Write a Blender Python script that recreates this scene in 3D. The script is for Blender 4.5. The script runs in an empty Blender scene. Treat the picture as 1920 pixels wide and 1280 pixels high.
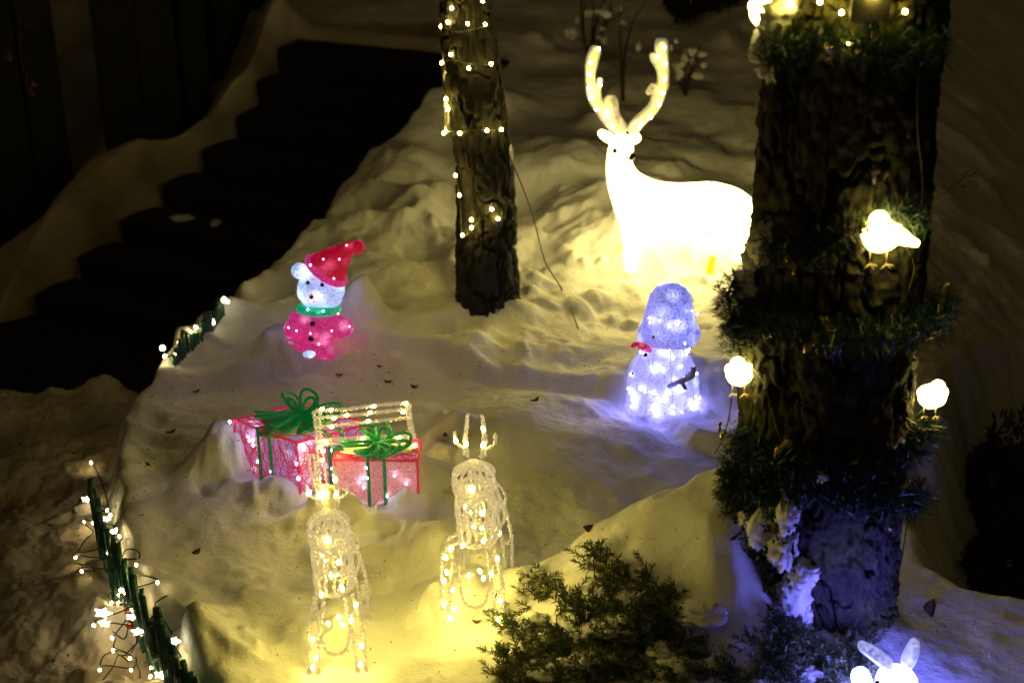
import bpy, math, random
import numpy as np
from mathutils import Vector, Matrix, Euler
random.seed(7)
PI = math.pi
sc = bpy.context.scene
COL = sc.collection
# ------------------------------------------------------------ camera, world, exposure
CZ, PITCH, F = 2.65, math.radians(25), 2667.0
cam_d = bpy.data.cameras.new('camera'); cam = bpy.data.objects.new('camera', cam_d); COL.objects.link(cam)
cam.location = (0, 0, CZ); cam.rotation_euler = (PI/2 - PITCH, 0, 0)
cam_d.sensor_width = 36; cam_d.lens = 36*F/1920; cam_d.clip_end = 200; cam_d.clip_start = .05
cam_d.dof.use_dof = True; cam_d.dof.focus_distance = 4.75; cam_d.dof.aperture_fstop = 2.0
sc.camera = cam
w = bpy.data.worlds.new('World'); sc.world = w; w.use_nodes = True
bg = w.node_tree.nodes['Background']; bg.inputs[0].default_value = (1, .73, .26, 1); bg.inputs[1].default_value = .0065
# one dim, warm, very soft lamp high behind the camera: the street light that tints the near snow
sd = bpy.data.lights.new('street_light', 'SUN'); sd.energy = .066; sd.angle = math.radians(30); sd.color = (1, .69, .235)
so = bpy.data.objects.new('street_light', sd); COL.objects.link(so); so.rotation_euler = (math.radians(34), math.radians(-22), 0)
vs = sc.view_settings; vs.view_transform = 'Standard'; vs.look = 'None'; vs.exposure = 0; vs.gamma = 1
cy = sc.cycles; cy.use_denoising = True; cy.max_bounces = 6; cy.diffuse_bounces = 3; cy.glossy_bounces = 2
cy.transmission_bounces = 4; cy.transparent_max_bounces = 12; cy.sample_clamp_indirect = 3; cy.caustics_reflective = False; cy.caustics_refractive = False
try: cy.use_light_tree = True
except Exception: pass

# ------------------------------------------------------------ pixel rays (to find real places on the ground)
def ray(px, py):
    x = (px-960)/F; y = -(py-640)/F
    return Vector((x, math.cos(PITCH)+y*math.sin(PITCH), -math.sin(PITCH)+y*math.cos(PITCH)))
def P(px, py, Y):
    d = ray(px, py); t = Y/d.y
    return Vector((d.x*t, Y, CZ+d.z*t))
def PZ(px, py, z):
    d = ray(px, py); t = (z-CZ)/d.z
    return Vector((d.x*t, d.y*t, z))

# ------------------------------------------------------------ noise
_r = np.random.RandomState(11)
LAT = _r.rand(16, 256, 256)
def vn(x, y, k=0):
    L = LAT[k % 16]; x = np.asarray(x, float)+7.3*k; y = np.asarray(y, float)+3.1*k
    xi = np.floor(x).astype(int); yi = np.floor(y).astype(int); fx = x-xi; fy = y-yi
    fx = fx*fx*fx*(fx*(fx*6-15)+10); fy = fy*fy*fy*(fy*(fy*6-15)+10)
    a = L[xi & 255, yi & 255]; b = L[(xi+1) & 255, yi & 255]; c = L[xi & 255, (yi+1) & 255]; d = L[(xi+1) & 255, (yi+1) & 255]
    return (a*(1-fx)+b*fx)*(1-fy)+(c*(1-fx)+d*fx)*fy - .5
def billow(x, y, k): return 1-np.abs(vn(x, y, k))*4
def sst(a, b, v):
    t = np.clip((v-a)/(b-a), 0, 1); return t*t*(3-2*t)

# ------------------------------------------------------------ terrain
EDGE = [(-.5, 1.2), (-.7, 2.9), (-.9, 3.33), (-1.10, 3.67), (-1.30, 4.0), (-1.46, 4.37), (-1.56, 4.94), (-1.42, 5.46), (-1.27, 6.04),
        (-1.02, 6.8), (-.8, 7.48), (-.48, 8.06), (-.42, 8.8), (-.45, 9.45)]
BEDPOLY = EDGE+[(-2.2, 9.6), (-2.6, 12), (-8, 30), (30, 30), (30, 1.2)]
DIPPOLY = [(1.34, 3.97), (1.45, 3.83), (1.66, 3.76), (2.6, 3.5), (6, 2.5), (9, 4), (7, 8.2), (3.3, 7.0), (2.1, 5.9), (1.62, 5.0), (1.40, 4.4)]
TERR = [tuple(PZ(a, b, 0)[:2]) for a, b in ((250, 770), (420, 735), (540, 712), (640, 684), (760, 690), (900, 722), (1000, 738), (1110, 752), (1200, 800), (1290, 862), (1420, 870))]+[(3, 4.6), (3, 6.6), (-3, 6.6)]
BANK = [PZ(a, b, c)[:2] for a, b, c in ((545, 40, .65), (515, 110, .5), (450, 205, .3), (385, 275, .1), (290, 350, -.1), (190, 415, -.3), (120, 490, -.45), (50, 560, -.5), (-120, 640, -.5))]
def segdist(x, y, pts, closed):
    n = len(pts); best = np.full(np.shape(x), 1e9)
    for i in range(n if closed else n-1):
        ax, ay = pts[i]; bx, by = pts[(i+1) % n]; dx, dy = bx-ax, by-ay
        t = np.clip(((x-ax)*dx+(y-ay)*dy)/(dx*dx+dy*dy), 0, 1)
        best = np.minimum(best, np.hypot(x-ax-t*dx, y-ay-t*dy))
    return best
def inside(x, y, pts):
    c = np.zeros(np.shape(x), bool); n = len(pts)
    for i in range(n):
        ax, ay = pts[i]; bx, by = pts[(i+1) % n]
        if ay == by: continue
        cr = ((ay > y) != (by > y)) & (x < (bx-ax)*(y-ay)/(by-ay)+ax); c ^= cr
    return c
def sdf(x, y, pts):
    return np.where(inside(x, y, pts), 1, -1)*segdist(x, y, pts, True)
SO = (-1.38, 9.3); SD = (-.371, -.928)
def stair_s(x, y): return (x-SO[0])*SD[0]+(y-SO[1])*SD[1]
BUMPS = []     # (x, y, rx, ry, h, rot)
def bump_px(px, py, rx, ry, h, z=0, rot=0):
    p = PZ(px, py, z); BUMPS.append((p.x, p.y, rx, ry, h, rot))
TREE = (1.03, 3.66)
BUMPS += [(TREE[0]-.12, TREE[1]-.12, .30, .22, .04, 0)]
bump_px(250, 960, .35, .5, .03); bump_px(480, 1150, .3, .2, .05, 0, .4); bump_px(760, 1020, .25, .10, .05); bump_px(1000, 960, .3, .16, .05); bump_px(540, 1060, .1, .2, -.03); bump_px(740, 1180, .2, .1, -.04); bump_px(420, 1210, .1, .1, .06)
bump_px(650, 860, .75, .35, .05)             # bed swell under the presents
bump_px(1010, 850, .50, .36, .10, rot=-.25)          # smooth lobe in front of the snowman
bump_px(700, 690, .55, .10, .05)
bump_px(1245, 742, .25, .17, .10); bump_px(1260, 815, .30, .10, -.03)           # hollow round the snowman
bump_px(1120, 720, .35, .12, -.03)
bump_px(668, 648, .13, .09, .19); bump_px(545, 690, .09, .10, .05); bump_px(480, 640, .2, .15, .04)   # drift against the bear
bump_px(1275, 505, .44, .24, .16); bump_px(1290, 455, .34, .13, .14); bump_px(1200, 505, .2, .06, .05); bump_px(1340, 512, .16, .06, .05); bump_px(1090, 470, .17, .16, .16); bump_px(1270, 545, .22, .07, .07); bump_px(1180, 560, .10, .08, .04); bump_px(1390, 560, .12, .12, .10); bump_px(1380, 470, .16, .16, .08)
bump_px(790, 480, .14, .14, .12); bump_px(700, 480, .25, .2, .08); bump_px(915, 600, .2, .12, .05); bump_px(915, 640, .22, .06, .05)
bump_px(840, 860, .07, .06, .06); bump_px(815, 835, .05, .05, .05); bump_px(870, 890, .10, .05, .02); bump_px(800, 910, .08, .06, .02)
bump_px(440, 885, .13, .08, .17, 0, .5); bump_px(640, 908, .09, .06, .13); bump_px(628, 960, .07, .05, .10); bump_px(785, 935, .11, .07, .15); bump_px(695, 985, .14, .05, .03); bump_px(640, 975, .22, .05, .04); bump_px(500, 930, .14, .06, .04); bump_px(560, 930, .06, .05, .03)
bump_px(890, 1040, .15, .10, .06); bump_px(820, 1120, .1, .1, .04); bump_px(950, 1130, .10, .08, .05); bump_px(640, 1180, .13, .10, .06)
bump_px(390, 640, .08, .08, .06); bump_px(440, 600, .10, .10, .07); bump_px(380, 700, .12, .06, .05); bump_px(290, 700, .12, .10, .05)
bump_px(170, 1130, .10, .16, .07, -.25); bump_px(190, 1200, .12, .1, .07, -.25); bump_px(215, 1100, .04, .04, .05, -.25); bump_px(210, 725, .25, .08, .09, -.25)
bump_px(300, 620, .2, .05, .16, -.7); bump_px(60, 660, .15, .08, .14, -.7); bump_px(30, 620, .2, .1, .12, -.7); bump_px(110, 600, .1, .06, .1, -.7)
bump_px(1150, 330, .4, .25, .1, .3); bump_px(1020, 300, .4, .3, .12, .3); bump_px(760, 330, .25, .3, .12, .3); bump_px(640, 400, .2, .22, .06, .15)
for i in range(130):     # old tracks and chunks on the slope behind
    y = random.uniform(5.6, 10.5); x = random.uniform(-.9, 3.2)
    if x < -.9+(y-6)*.3-.1: continue
    r = random.uniform(.06, .17)
    BUMPS.append((x, y, r*random.uniform(1, 1.8), r, random.uniform(-.07, .07), random.uniform(0, 3)))
for i in range(70):      # footprints on the path
    x = random.uniform(-3.2, -1.3); y = random.uniform(3, 5.8); r = random.uniform(.04, .07)
    BUMPS.append((x, y, r*1.7, r, random.uniform(-.05, .02), random.uniform(0, 3)))
for i in range(26):      # crumbs of snow round the bear and the deer
    p = PZ(random.uniform(980, 1380), random.uniform(500, 620), .05); r = random.uniform(.018, .05)
    BUMPS.append((p.x, p.y, r*1.3, r, random.uniform(.015, .045), 0))
for (cx_, cy_, n_c, sx_, sy_) in ((470, 930, 16, 70, 18), (640, 1150, 14, 60, 70), (890, 1120, 16, 70, 50), (830, 870, 12, 30, 25), (960, 700, 26, 130, 22), (760, 1000, 8, 60, 20), (1150, 640, 14, 90, 25), (560, 700, 12, 80, 12), (215, 1150, 22, 35, 90), (400, 1230, 10, 40, 30), (400, 640, 8, 40, 20)):
    for q_ in range(n_c):
        p = PZ(cx_+random.gauss(0, 1)*sx_*.7, cy_+random.gauss(0, 1)*sy_*.7, 0); r = random.uniform(.015, .05)
        BUMPS.append((p.x, p.y, r*random.uniform(1, 1.6), r, random.choice([1, 1, -1])*random.uniform(.006, .022), random.uniform(0, 3)))
def H(x, y):
    x = np.asarray(x, float); y = np.asarray(y, float)
    wx = x+.05*vn(x*2.2, y*2.2, 1)+.03*vn(x*7, y*7, 2); wy = y+.05*vn(x*2.2, y*2.2, 3)+.03*vn(x*7, y*7, 4)
    bed = np.interp(y, [0, 5.2, 6.04, 6.8, 7.5, 8.1, 8.8, 10, 12, 20, 40], [0, 0, .04, .13, .26, .38, .48, .62, .85, 1.9, 4])
    bed = bed + .16*np.exp(-((x+.6)/.45)**2-((y-7.7)/.9)**2)
    lump = sst(5.2, 6.4, y)*.5+.42
    lump = np.maximum(lump, .55*np.exp(-((x-.9)/.9)**2-((y-5.9)/.7)**2))
    n = .09*vn(x*.9, y*.9, 5)+.05*vn(x*2.1, y*2.1, 6)*lump+.045*vn(x*4.5, y*4.5, 7)*lump+(.026*vn(wx*9, wy*9, 8)*lump**1.3+.014*vn(wx*19, wy*19, 9)*lump+.006*vn(x*41, y*41, 10)*lump)*(1-.6*sst(6.6, 7.6, y))+.004*vn(x*14, y*14, 12)
    # stair / pit / path side
    s = stair_s(x, y)
    l = (x-SO[0])*(-.928)+(y-SO[1])*.371
    zs = np.clip(.5-.557*s, -.78, .56)
    lo = np.maximum(0, s-.75)*.45
    pit = zs-.30*sst(.10, -.04, l-lo)*sst(-.05, .06, s)
    dbank = segdist(x, y, BANK, False)
    pit = pit+.42*sst(.42, .03, dbank+.10*vn(x*3, y*3, 13))*sst(-.03, .08, l-lo)+.05*vn(x*5, y*5, 14)*sst(.5, .2, dbank)
    path = -.22+.035*vn(x*2, y*2, 2)+.04*vn(wx*6, wy*6, 3)+.022*vn(wx*13, wy*13, 4)+.014*vn(x*28, y*28, 5)+.008*vn(x*60, y*60, 6)
    pm = sst(6.05, 5.62, y+.1*vn(x*3, 0*x, 6)-.12*(x+1.5)*0)
    out = pit*(1-pm)+path*pm
    dn = sdf(wx+.035*vn(x*9, y*9, 11)+.05*vn(x*4, y*4, 12), wy+.03*vn(x*11, y*11, 13), BEDPOLY)
    wd = np.where(y < 5.6, .05, .11)
    m = sst(-wd, wd, dn)
    z = out*(1-m)+(bed+n)*m + .05*np.exp(-((dn-.06)/.08)**2)*sst(6.2, 5.6, y)*m
    z = z-.5*np.maximum(0, x-1.6-.10*np.maximum(0, y-6))*sst(4.5, 5.5, y)
    z = z+.075*sst(-.05, .05, sdf(x+.06*vn(x*3, y*3, 1), y+.08*vn(x*3.5, y*3.5, 2)+.02*vn(x*12, y*12, 3), TERR))*m
    dd = sdf(wx, wy, DIPPOLY)
    z = z-(.55)*sst(-.02, .35, dd)
    ux = x+.09*vn(x*4.3, y*4.3, 7)+.05*vn(x*11, y*11, 8)+.02*vn(x*27, y*27, 9); uy = y+.09*vn(x*4.3, y*4.3, 9)+.05*vn(x*11, y*11, 10)+.02*vn(x*27, y*27, 11)
    mx_ = x+.10*vn(x*3.1, y*3.1, 3)+.05*vn(x*8, y*8, 4)+.02*vn(x*20, y*20, 5); my_ = y+.12*vn(x*3.1, y*3.1, 6)+.05*vn(x*8, y*8, 7)
    mr = np.hypot((mx_-.64)/np.where(mx_ < .64, .66, .26), (my_-3.76)/np.where(my_ > 3.76, .42, .75))
    z = z+.50*np.maximum(0, 1-mr)**1.25*(1+.12*vn(x*6, y*6, 8))
    for (bx, by, rx, ry, h, rot) in BUMPS:
        sel = (np.abs(x-bx) < 2.6*max(rx, ry)) & (np.abs(y-by) < 2.6*max(rx, ry))
        if not np.any(sel): continue
        X = ux[sel]-bx; Y = uy[sel]-by
        c, sn = math.cos(rot), math.sin(rot)
        u = (X*c+Y*sn)/rx; v = (-X*sn+Y*c)/ry
        g = h*np.exp(-(u*u+v*v)**1.3)
        z[sel] += g
    return z
def h(x, y): return float(H(np.array([x]), np.array([y]))[0])
def G(px, py, dz=0):
    d = ray(px, py); t = np.arange(2.5, 22, .01)
    X, Y, Z = d.x*t, d.y*t, CZ+d.z*t
    b = np.nonzero(H(X, Y) > Z)[0]
    i = b[0] if len(b) else -1
    return Vector((X[i], Y[i], float(H(X[i:i+1], Y[i:i+1])[0])+dz))

# ------------------------------------------------------------ materials
def newmat(name):
    m = bpy.data.materials.new(name); m.use_nodes = True; nt = m.node_tree; nt.nodes.clear()
    return m, nt, nt.nodes.new('ShaderNodeOutputMaterial')
def N(nt, t, **k):
    n = nt.nodes.new(t)
    for a, b in k.items():
        if hasattr(n, a): setattr(n, a, b)
        else: n.inputs[a.replace('_', ' ')].default_value = b
    return n
def ramp(nt, fac, stops):
    r = nt.nodes.new('ShaderNodeValToRGB'); e = r.color_ramp.elements
    while len(e) < len(stops): e.new(.5)
    for i, (p, c) in enumerate(stops): e[i].position = p; e[i].color = tuple(c)+(1,) if len(c) == 3 else c
    nt.links.new(fac, r.inputs[0]); return r
def plain(name, c1, c2=None, rough=.7, scale=20, bump=.0, metal=0, spec=.5, sss=0, detail=6, trans=0, bscale=None, obj=True):
    m, nt, o = newmat(name); p = N(nt, 'ShaderNodeBsdfPrincipled'); L = nt.links.new
    tc = N(nt, 'ShaderNodeTexCoord'); nz = N(nt, 'ShaderNodeTexNoise'); nz.inputs['Scale'].default_value = scale; nz.inputs['Detail'].default_value = detail
    L(tc.outputs['Object'], nz.inputs['Vector'])
    c2 = c2 or tuple(v*.7 for v in c1)
    r = ramp(nt, nz.outputs['Fac'], [(.35, c2), (.65, c1)]); L(r.outputs[0], p.inputs['Base Color'])
    p.inputs['Roughness'].default_value = rough; p.inputs['Metallic'].default_value = metal; p.inputs['Specular IOR Level'].default_value = spec
    p.inputs['Transmission Weight'].default_value = trans
    if sss: p.inputs['Subsurface Weight'].default_value = sss; p.inputs['Subsurface Radius'].default_value = (.02, .02, .02)
    if bump:
        n2 = N(nt, 'ShaderNodeTexNoise'); n2.inputs['Scale'].default_value = bscale or scale*3; n2.inputs['Detail'].default_value = 8; L(tc.outputs['Object'], n2.inputs['Vector'])
        b = N(nt, 'ShaderNodeBump'); b.inputs['Strength'].default_value = bump; b.inputs['Distance'].default_value = .01
        L(n2.outputs['Fac'], b.inputs['Height']); L(b.outputs[0], p.inputs['Normal'])
    L(p.outputs[0], o.inputs[0]); return m
def emit(name, c, s):
    m, nt, o = newmat(name); e = N(nt, 'ShaderNodeEmission'); e.inputs[0].default_value = tuple(c)+(1,); e.inputs[1].default_value = s
    nt.links.new(e.outputs[0], o.inputs[0]); return m
def glow(name, base, dim, bright, sd_, sb, scale=12, grain=90, lo=.05, hi=.5):
    """acrylic shell lit from inside by small bulbs: brighter spots over a dimmer glow"""
    m, nt, o = newmat(name); L = nt.links.new
    tc = N(nt, 'ShaderNodeTexCoord'); v = N(nt, 'ShaderNodeTexVoronoi'); v.inputs['Scale'].default_value = scale; L(tc.outputs['Object'], v.inputs['Vector'])
    nz = N(nt, 'ShaderNodeTexNoise'); nz.inputs['Scale'].default_value = grain; nz.inputs['Detail'].default_value = 4; L(tc.outputs['Object'], nz.inputs['Vector'])
    r = ramp(nt, v.outputs['Distance'], [(lo, tuple(c*sb for c in bright)), (hi, tuple(c*sd_ for c in dim))])
    r.color_ramp.interpolation = 'EASE'
    g = ramp(nt, nz.outputs['Fac'], [(.36, (.42, .42, .42)), (.64, (1.5, 1.5, 1.5))])
    mx = N(nt, 'ShaderNodeMix'); mx.data_type = 'RGBA'; mx.blend_type = 'MULTIPLY'; mx.inputs['Factor'].default_value = 1
    L(r.outputs[0], mx.inputs[6]); L(g.outputs[0], mx.inputs[7])
    p = N(nt, 'ShaderNodeBsdfPrincipled'); p.inputs['Base Color'].default_value = tuple(base)+(1,); p.inputs['Roughness'].default_value = .3
    b = N(nt, 'ShaderNodeBump'); b.inputs['Strength'].default_value = .6; b.inputs['Distance'].default_value = .004
    L(nz.outputs['Fac'], b.inputs['Height']); L(b.outputs[0], p.inputs['Normal'])
    L(mx.outputs[2], p.inputs['Emission Color']); p.inputs['Emission Strength'].default_value = 1
    L(p.outputs[0], o.inputs[0]); return m
def snow_mat(name, dirt_shade=0.0, leaf=False):
    m, nt, o = newmat(name); L = nt.links.new
    tc = N(nt, 'ShaderNodeTexCoord'); p = N(nt, 'ShaderNodeBsdfPrincipled')
    n0 = N(nt, 'ShaderNodeTexNoise'); n0.inputs['Scale'].default_value = 3.5; n0.inputs['Detail'].default_value = 8; L(tc.outputs['Object'], n0.inputs['Vector'])
    r = ramp(nt, n0.outputs['Fac'], [(.3, (.74-dirt_shade, .74-dirt_shade, .75-dirt_shade)), (.6, (.86, .86, .87))])
    # specks of needle litter
    v = N(nt, 'ShaderNodeTexVoronoi'); v.inputs['Scale'].default_value = 16; L(tc.outputs['Object'], v.inputs['Vector'])
    n3 = N(nt, 'ShaderNodeTexNoise'); n3.inputs['Scale'].default_value = 2.3; L(tc.outputs['Object'], n3.inputs['Vector'])
    n4 = N(nt, 'ShaderNodeTexNoise'); n4.inputs['Scale'].default_value = 120; L(tc.outputs['Object'], n4.inputs['Vector'])
    ad = N(nt, 'ShaderNodeMath', operation='ADD'); L(v.outputs['Distance'], ad.inputs[0])
    s1 = N(nt, 'ShaderNodeMath', operation='MULTIPLY'); s1.inputs[1].default_value = .25; L(n4.outputs['Fac'], s1.inputs[0]); L(s1.outputs[0], ad.inputs[1])
    s2 = N(nt, 'ShaderNodeMath', operation='MULTIPLY'); s2.inputs[1].default_value = .5; L(n3.outputs['Fac'], s2.inputs[0])
    s3 = N(nt, 'ShaderNodeMath', operation='ADD'); L(ad.outputs[0], s3.inputs[0]); L(s2.outputs[0], s3.inputs[1])
    k = ramp(nt, s3.outputs[0], [(.335, (.16, .11, .07)), (.36, (1, 1, 1))])
    mx = N(nt, 'ShaderNodeMix'); mx.data_type = 'RGBA'; mx.blend_type = 'MULTIPLY'; mx.inputs['Factor'].default_value = 1
    at = N(nt, 'ShaderNodeAttribute'); at.attribute_name = 'dirt_shade'
    dm = N(nt, 'ShaderNodeMix'); dm.data_type = 'RGBA'; dr = ramp(nt, n0.outputs['Fac'], [(.3, (.22, .17, .11)), (.65, (.60, .52, .38))])  # brown dirt colour that also carries the painted dimming of the bank
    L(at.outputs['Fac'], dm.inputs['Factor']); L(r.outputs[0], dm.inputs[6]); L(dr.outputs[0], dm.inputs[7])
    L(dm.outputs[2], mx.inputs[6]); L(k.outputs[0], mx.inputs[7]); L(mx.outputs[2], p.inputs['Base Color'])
    p.inputs['Roughness'].default_value = .75; p.inputs['Specular IOR Level'].default_value = .3
    b1 = N(nt, 'ShaderNodeTexNoise'); b1.inputs['Scale'].default_value = 22; b1.inputs['Detail'].default_value = 9; b1.inputs['Roughness'].default_value = .62; L(tc.outputs['Object'], b1.inputs['Vector'])
    b = N(nt, 'ShaderNodeBump'); b.inputs['Strength'].default_value = .5; b.inputs['Distance'].default_value = .015
    b2 = N(nt, 'ShaderNodeTexNoise'); b2.inputs['Scale'].default_value = 110; b2.inputs['Detail'].default_value = 5; L(tc.outputs['Object'], b2.inputs['Vector'])
    bm = N(nt, 'ShaderNodeMath', operation='MULTIPLY_ADD'); L(b2.outputs['Fac'], bm.inputs[0]); bm.inputs[1].default_value = .28; L(b1.outputs['Fac'], bm.inputs[2]); L(bm.outputs[0], b.inputs['Height'])
    L(b.outputs[0], p.inputs['Normal']); L(p.outputs[0], o.inputs[0]); return m
def bark_mat(name, dark, light, moss=None, fl=(.06, .045, .035)):
    m, nt, o = newmat(name); L = nt.links.new
    tc = N(nt, 'ShaderNodeTexCoord'); p = N(nt, 'ShaderNodeBsdfPrincipled')
    mp = N(nt, 'ShaderNodeMapping'); mp.inputs['Scale'].default_value = (1, 1, .35); L(tc.outputs['Object'], mp.inputs[0])
    n0 = N(nt, 'ShaderNodeTexNoise'); n0.inputs['Scale'].default_value = 60; n0.inputs['Detail'].default_value = 12; n0.inputs['Roughness'].default_value = .65; L(mp.outputs[0], n0.inputs['Vector'])
    at = N(nt, 'ShaderNodeAttribute'); at.attribute_name = 'bark_depth'
    mm = N(nt, 'ShaderNodeMath', operation='MULTIPLY_ADD'); L(at.outputs['Fac'], mm.inputs[0]); mm.inputs[1].default_value = .46; L(n0.outputs['Fac'], mm.inputs[2])
    r = ramp(nt, mm.outputs[0], [(.30, tuple(c*.4 for c in dark)), (.48, dark), (.72, light)]); last = r.outputs[0]
    if moss:
        n1 = N(nt, 'ShaderNodeTexNoise'); n1.inputs['Scale'].default_value = 5; n1.inputs['Detail'].default_value = 8; L(tc.outputs['Object'], n1.inputs['Vector'])
        mr = ramp(nt, n1.outputs['Fac'], [(.5, (0, 0, 0)), (.6, (1, 1, 1))])
        mx = N(nt, 'ShaderNodeMix'); mx.data_type = 'RGBA'; L(mr.outputs[0], mx.inputs['Factor']); L(last, mx.inputs[6]); mx.inputs[7].default_value = tuple(moss)+(1,); last = mx.outputs[2]
    n5 = N(nt, 'ShaderNodeTexNoise'); n5.inputs['Scale'].default_value = 38; n5.inputs['Detail'].default_value = 9
    L(mp.outputs[0], n5.inputs['Vector'])
    fr = ramp(nt, n5.outputs['Fac'], [(.63, (0, 0, 0)), (.67, (1, 1, 1))])
    mx = N(nt, 'ShaderNodeMix'); mx.data_type = 'RGBA'; L(fr.outputs[0], mx.inputs['Factor']); L(last, mx.inputs[6]); mx.inputs[7].default_value = tuple(fl)+(1,); last = mx.outputs[2]
    L(last, p.inputs['Base Color']); p.inputs['Roughness'].default_value = .85
    b = N(nt, 'ShaderNodeBump'); b.inputs['Strength'].default_value = .9; b.inputs['Distance'].default_value = .012; L(n0.outputs['Fac'], b.inputs['Height']); L(b.outputs[0], p.inputs['Normal'])
    L(p.outputs[0], o.inputs[0]); return m
def clear_mat(name, tint, em=0.0):
    m, nt, o = newmat(name); L = nt.links.new
    p = N(nt, 'ShaderNodeBsdfPrincipled'); p.inputs['Base Color'].default_value = tuple(tint)+(1,); p.inputs['Roughness'].default_value = .12
    p.inputs['Transmission Weight'].default_value = .88; p.inputs['IOR'].default_value = 1.45
    p.inputs['Emission Color'].default_value = tuple(tint)+(1,); p.inputs['Emission Strength'].default_value = em
    tc = N(nt, 'ShaderNodeTexCoord'); nz = N(nt, 'ShaderNodeTexNoise'); nz.inputs['Scale'].default_value = 160; L(tc.outputs['Object'], nz.inputs['Vector'])
    b = N(nt, 'ShaderNodeBump'); b.inputs['Strength'].default_value = .8; b.inputs['Distance'].default_value = .003; L(nz.outputs['Fac'], b.inputs['Height']); L(b.outputs[0], p.inputs['Normal'])
    L(p.outputs[0], o.inputs[0]); return m
WARM = (1, .80, .30); WARM2 = (1, .755, .135); BLUE = (.30, .32, 1)
M = dict(
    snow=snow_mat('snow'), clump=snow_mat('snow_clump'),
    stone=plain('dark_wet_stone', (.026, .024, .021), rough=.75, scale=8, bump=.3, spec=.15),
    board=plain('dark_board', (.035, .031, .023), (.022, .02, .015), rough=.8, scale=6, bump=.2, spec=.2),
    bark=bark_mat('pine_bark', (.006, .005, .004), (.032, .024, .019), moss=(.055, .055, .012)),
    birch=bark_mat('young_bark', (.0025, .002, .0018), (.012, .009, .007), fl=(.03, .022, .018)),
    green=plain('garland_green', (.012, .06, .022), (.005, .022, .012), rough=.35, scale=60),
    fir=plain('fir_needles', (.10, .135, .03), (.045, .07, .018), rough=.5, scale=30),
    twig=plain('twig', (.04, .028, .018), rough=.8, scale=30),
    leaf=plain('dry_leaf', (.13, .055, .022), (.05, .025, .012), rough=.7, scale=40),
    yleaf=plain('green_gold_leaf', (.20, .17, .05), (.08, .08, .03), rough=.5, scale=40),
    gold=plain('gold_foil', (.75, .55, .18), (.5, .36, .10), rough=.22, scale=50, metal=1, bump=.8, bscale=90),
    silver=plain('gift_foil', (.7, .68, .6), (.4, .36, .3), rough=.2, scale=80, metal=1, bump=.9, bscale=120),
    cone=plain('cone_scales', (.16, .12, .05), (.06, .04, .02), rough=.5, scale=60, bump=.5),
    wire=plain('dark_cable', (.012, .012, .010), rough=.5, scale=30), cwire=plain('clear_cable', (.45, .38, .24), rough=.3, scale=30),
    black=plain('black_plastic', (.006, .006, .008), rough=.3, scale=10),
    fence=plain('green_fence_plastic', (.03, .15, .11), (.014, .06, .045), rough=.3, scale=25),
    redberry=plain('red_ball', (.55, .01, .015), rough=.2, scale=10),
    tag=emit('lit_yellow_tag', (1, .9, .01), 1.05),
    leg=plain('bird_leg_wire', (.8, .68, .3), rough=.35, scale=10),
    boxd=plain('dark_lantern', (.13, .12, .085), (.06, .055, .04), rough=.5, scale=14, bump=.2),
    led=emit('warm_bulb', WARM2, 185), ledbig=emit('warm_bulb_strong', WARM2, 150), ledw=emit('cool_bulb', (.62, .66, 1), 30), ledb=emit('blue_bulb', (.26, .26, 1), 80), ledp=emit('pink_bulb', (1, .45, .75), 10), ledfence=emit('soft_bulb', (1, .73, .28), 46),
    deer=emit('deer_glow', (1, .785, .24), 10), antler=glow('antler_glow', (.35, .34, .3), (1, .83, .62), (1, .92, .66),   .20, .8, 9, 60, .08, .42),
    bird=emit('bird_glow', (1, .80, .20), 17), star=emit('star_glow', (1, .86, .5), 7),
    bearface=glow('bear_white', (.7, .8, .9), (.32, .46, .92), (.62, .76, 1), .95, 1.5, 9, 120, .05, .6),
    bearmuz=glow('bear_muzzle', (.8, .7, .8), (.72, .60, .85), (1, .9, 1), .95, 1.5, 14, 120, .05, .5),
    bearred=glow('bear_red', (.5, .01, .04), (.52, .03, .20), (1, .25, .55), .8, 1.0, 14, 160, .02, .5),
    hatred=glow('hat_red', (.5, .01, .03), (.40, .004, .03), (.95, .09, .20), .7, .75, 14, 160, .02, .5),
    scarf=glow('scarf_green', (.01, .4, .2), (.004, .30, .14), (.2, 1, .6), .8, 1.1, 20, 160, .02, .4),
    smshell=glow('frosted_blue', (.6, .6, .9), (.33, .34, 1), (.6, .64, 1), .9, 1.4, 14, 120, .05, .5),
    smhat=glow('frosted_blue_hat', (.5, .5, .9), (.22, .23, .82), (.5, .54, 1), .9, 1.4, 11, 120, .05, .5),
    snose=glow('carrot_nose', (.6, .02, .05), (.45, .01, .06), (1, .2, .2), .6, .9, 25, 100),
    wireclear=clear_mat('clear_acrylic_tube', (1, .88, .55), .13), wiregrey=clear_mat('clear_blue_wire', (.5, .5, 1), .25),
    giftpink=glow('gift_film', (.5, .25, .4), (.34, .17, .42), (.85, .65, 1), .65, 1.0, 13, 140, .03, .42),
    giftred=glow('gift_film_red', (.5, .2, .2), (.50, .20, .22), (1, .65, .68), .65, 1.0, 13, 140, .03, .4),
    thread=plain('red_thread', (.55, .02, .03), (.4, .015, .05), rough=.3, scale=30),
    bow=plain('green_bow_tube', (.01, .28, .07), (.006, .14, .04), rough=.2, scale=60, bump=.5, trans=.1),
    bunny=emit('bunny_glow', (.18, .18, 1), 42), bunnyear=glow('bunny_ear', (.8, .8, 1), (.34, .37, .85), (.6, .65, 1), .85, 1.3, 9, 90, .1, .6),
)
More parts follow.
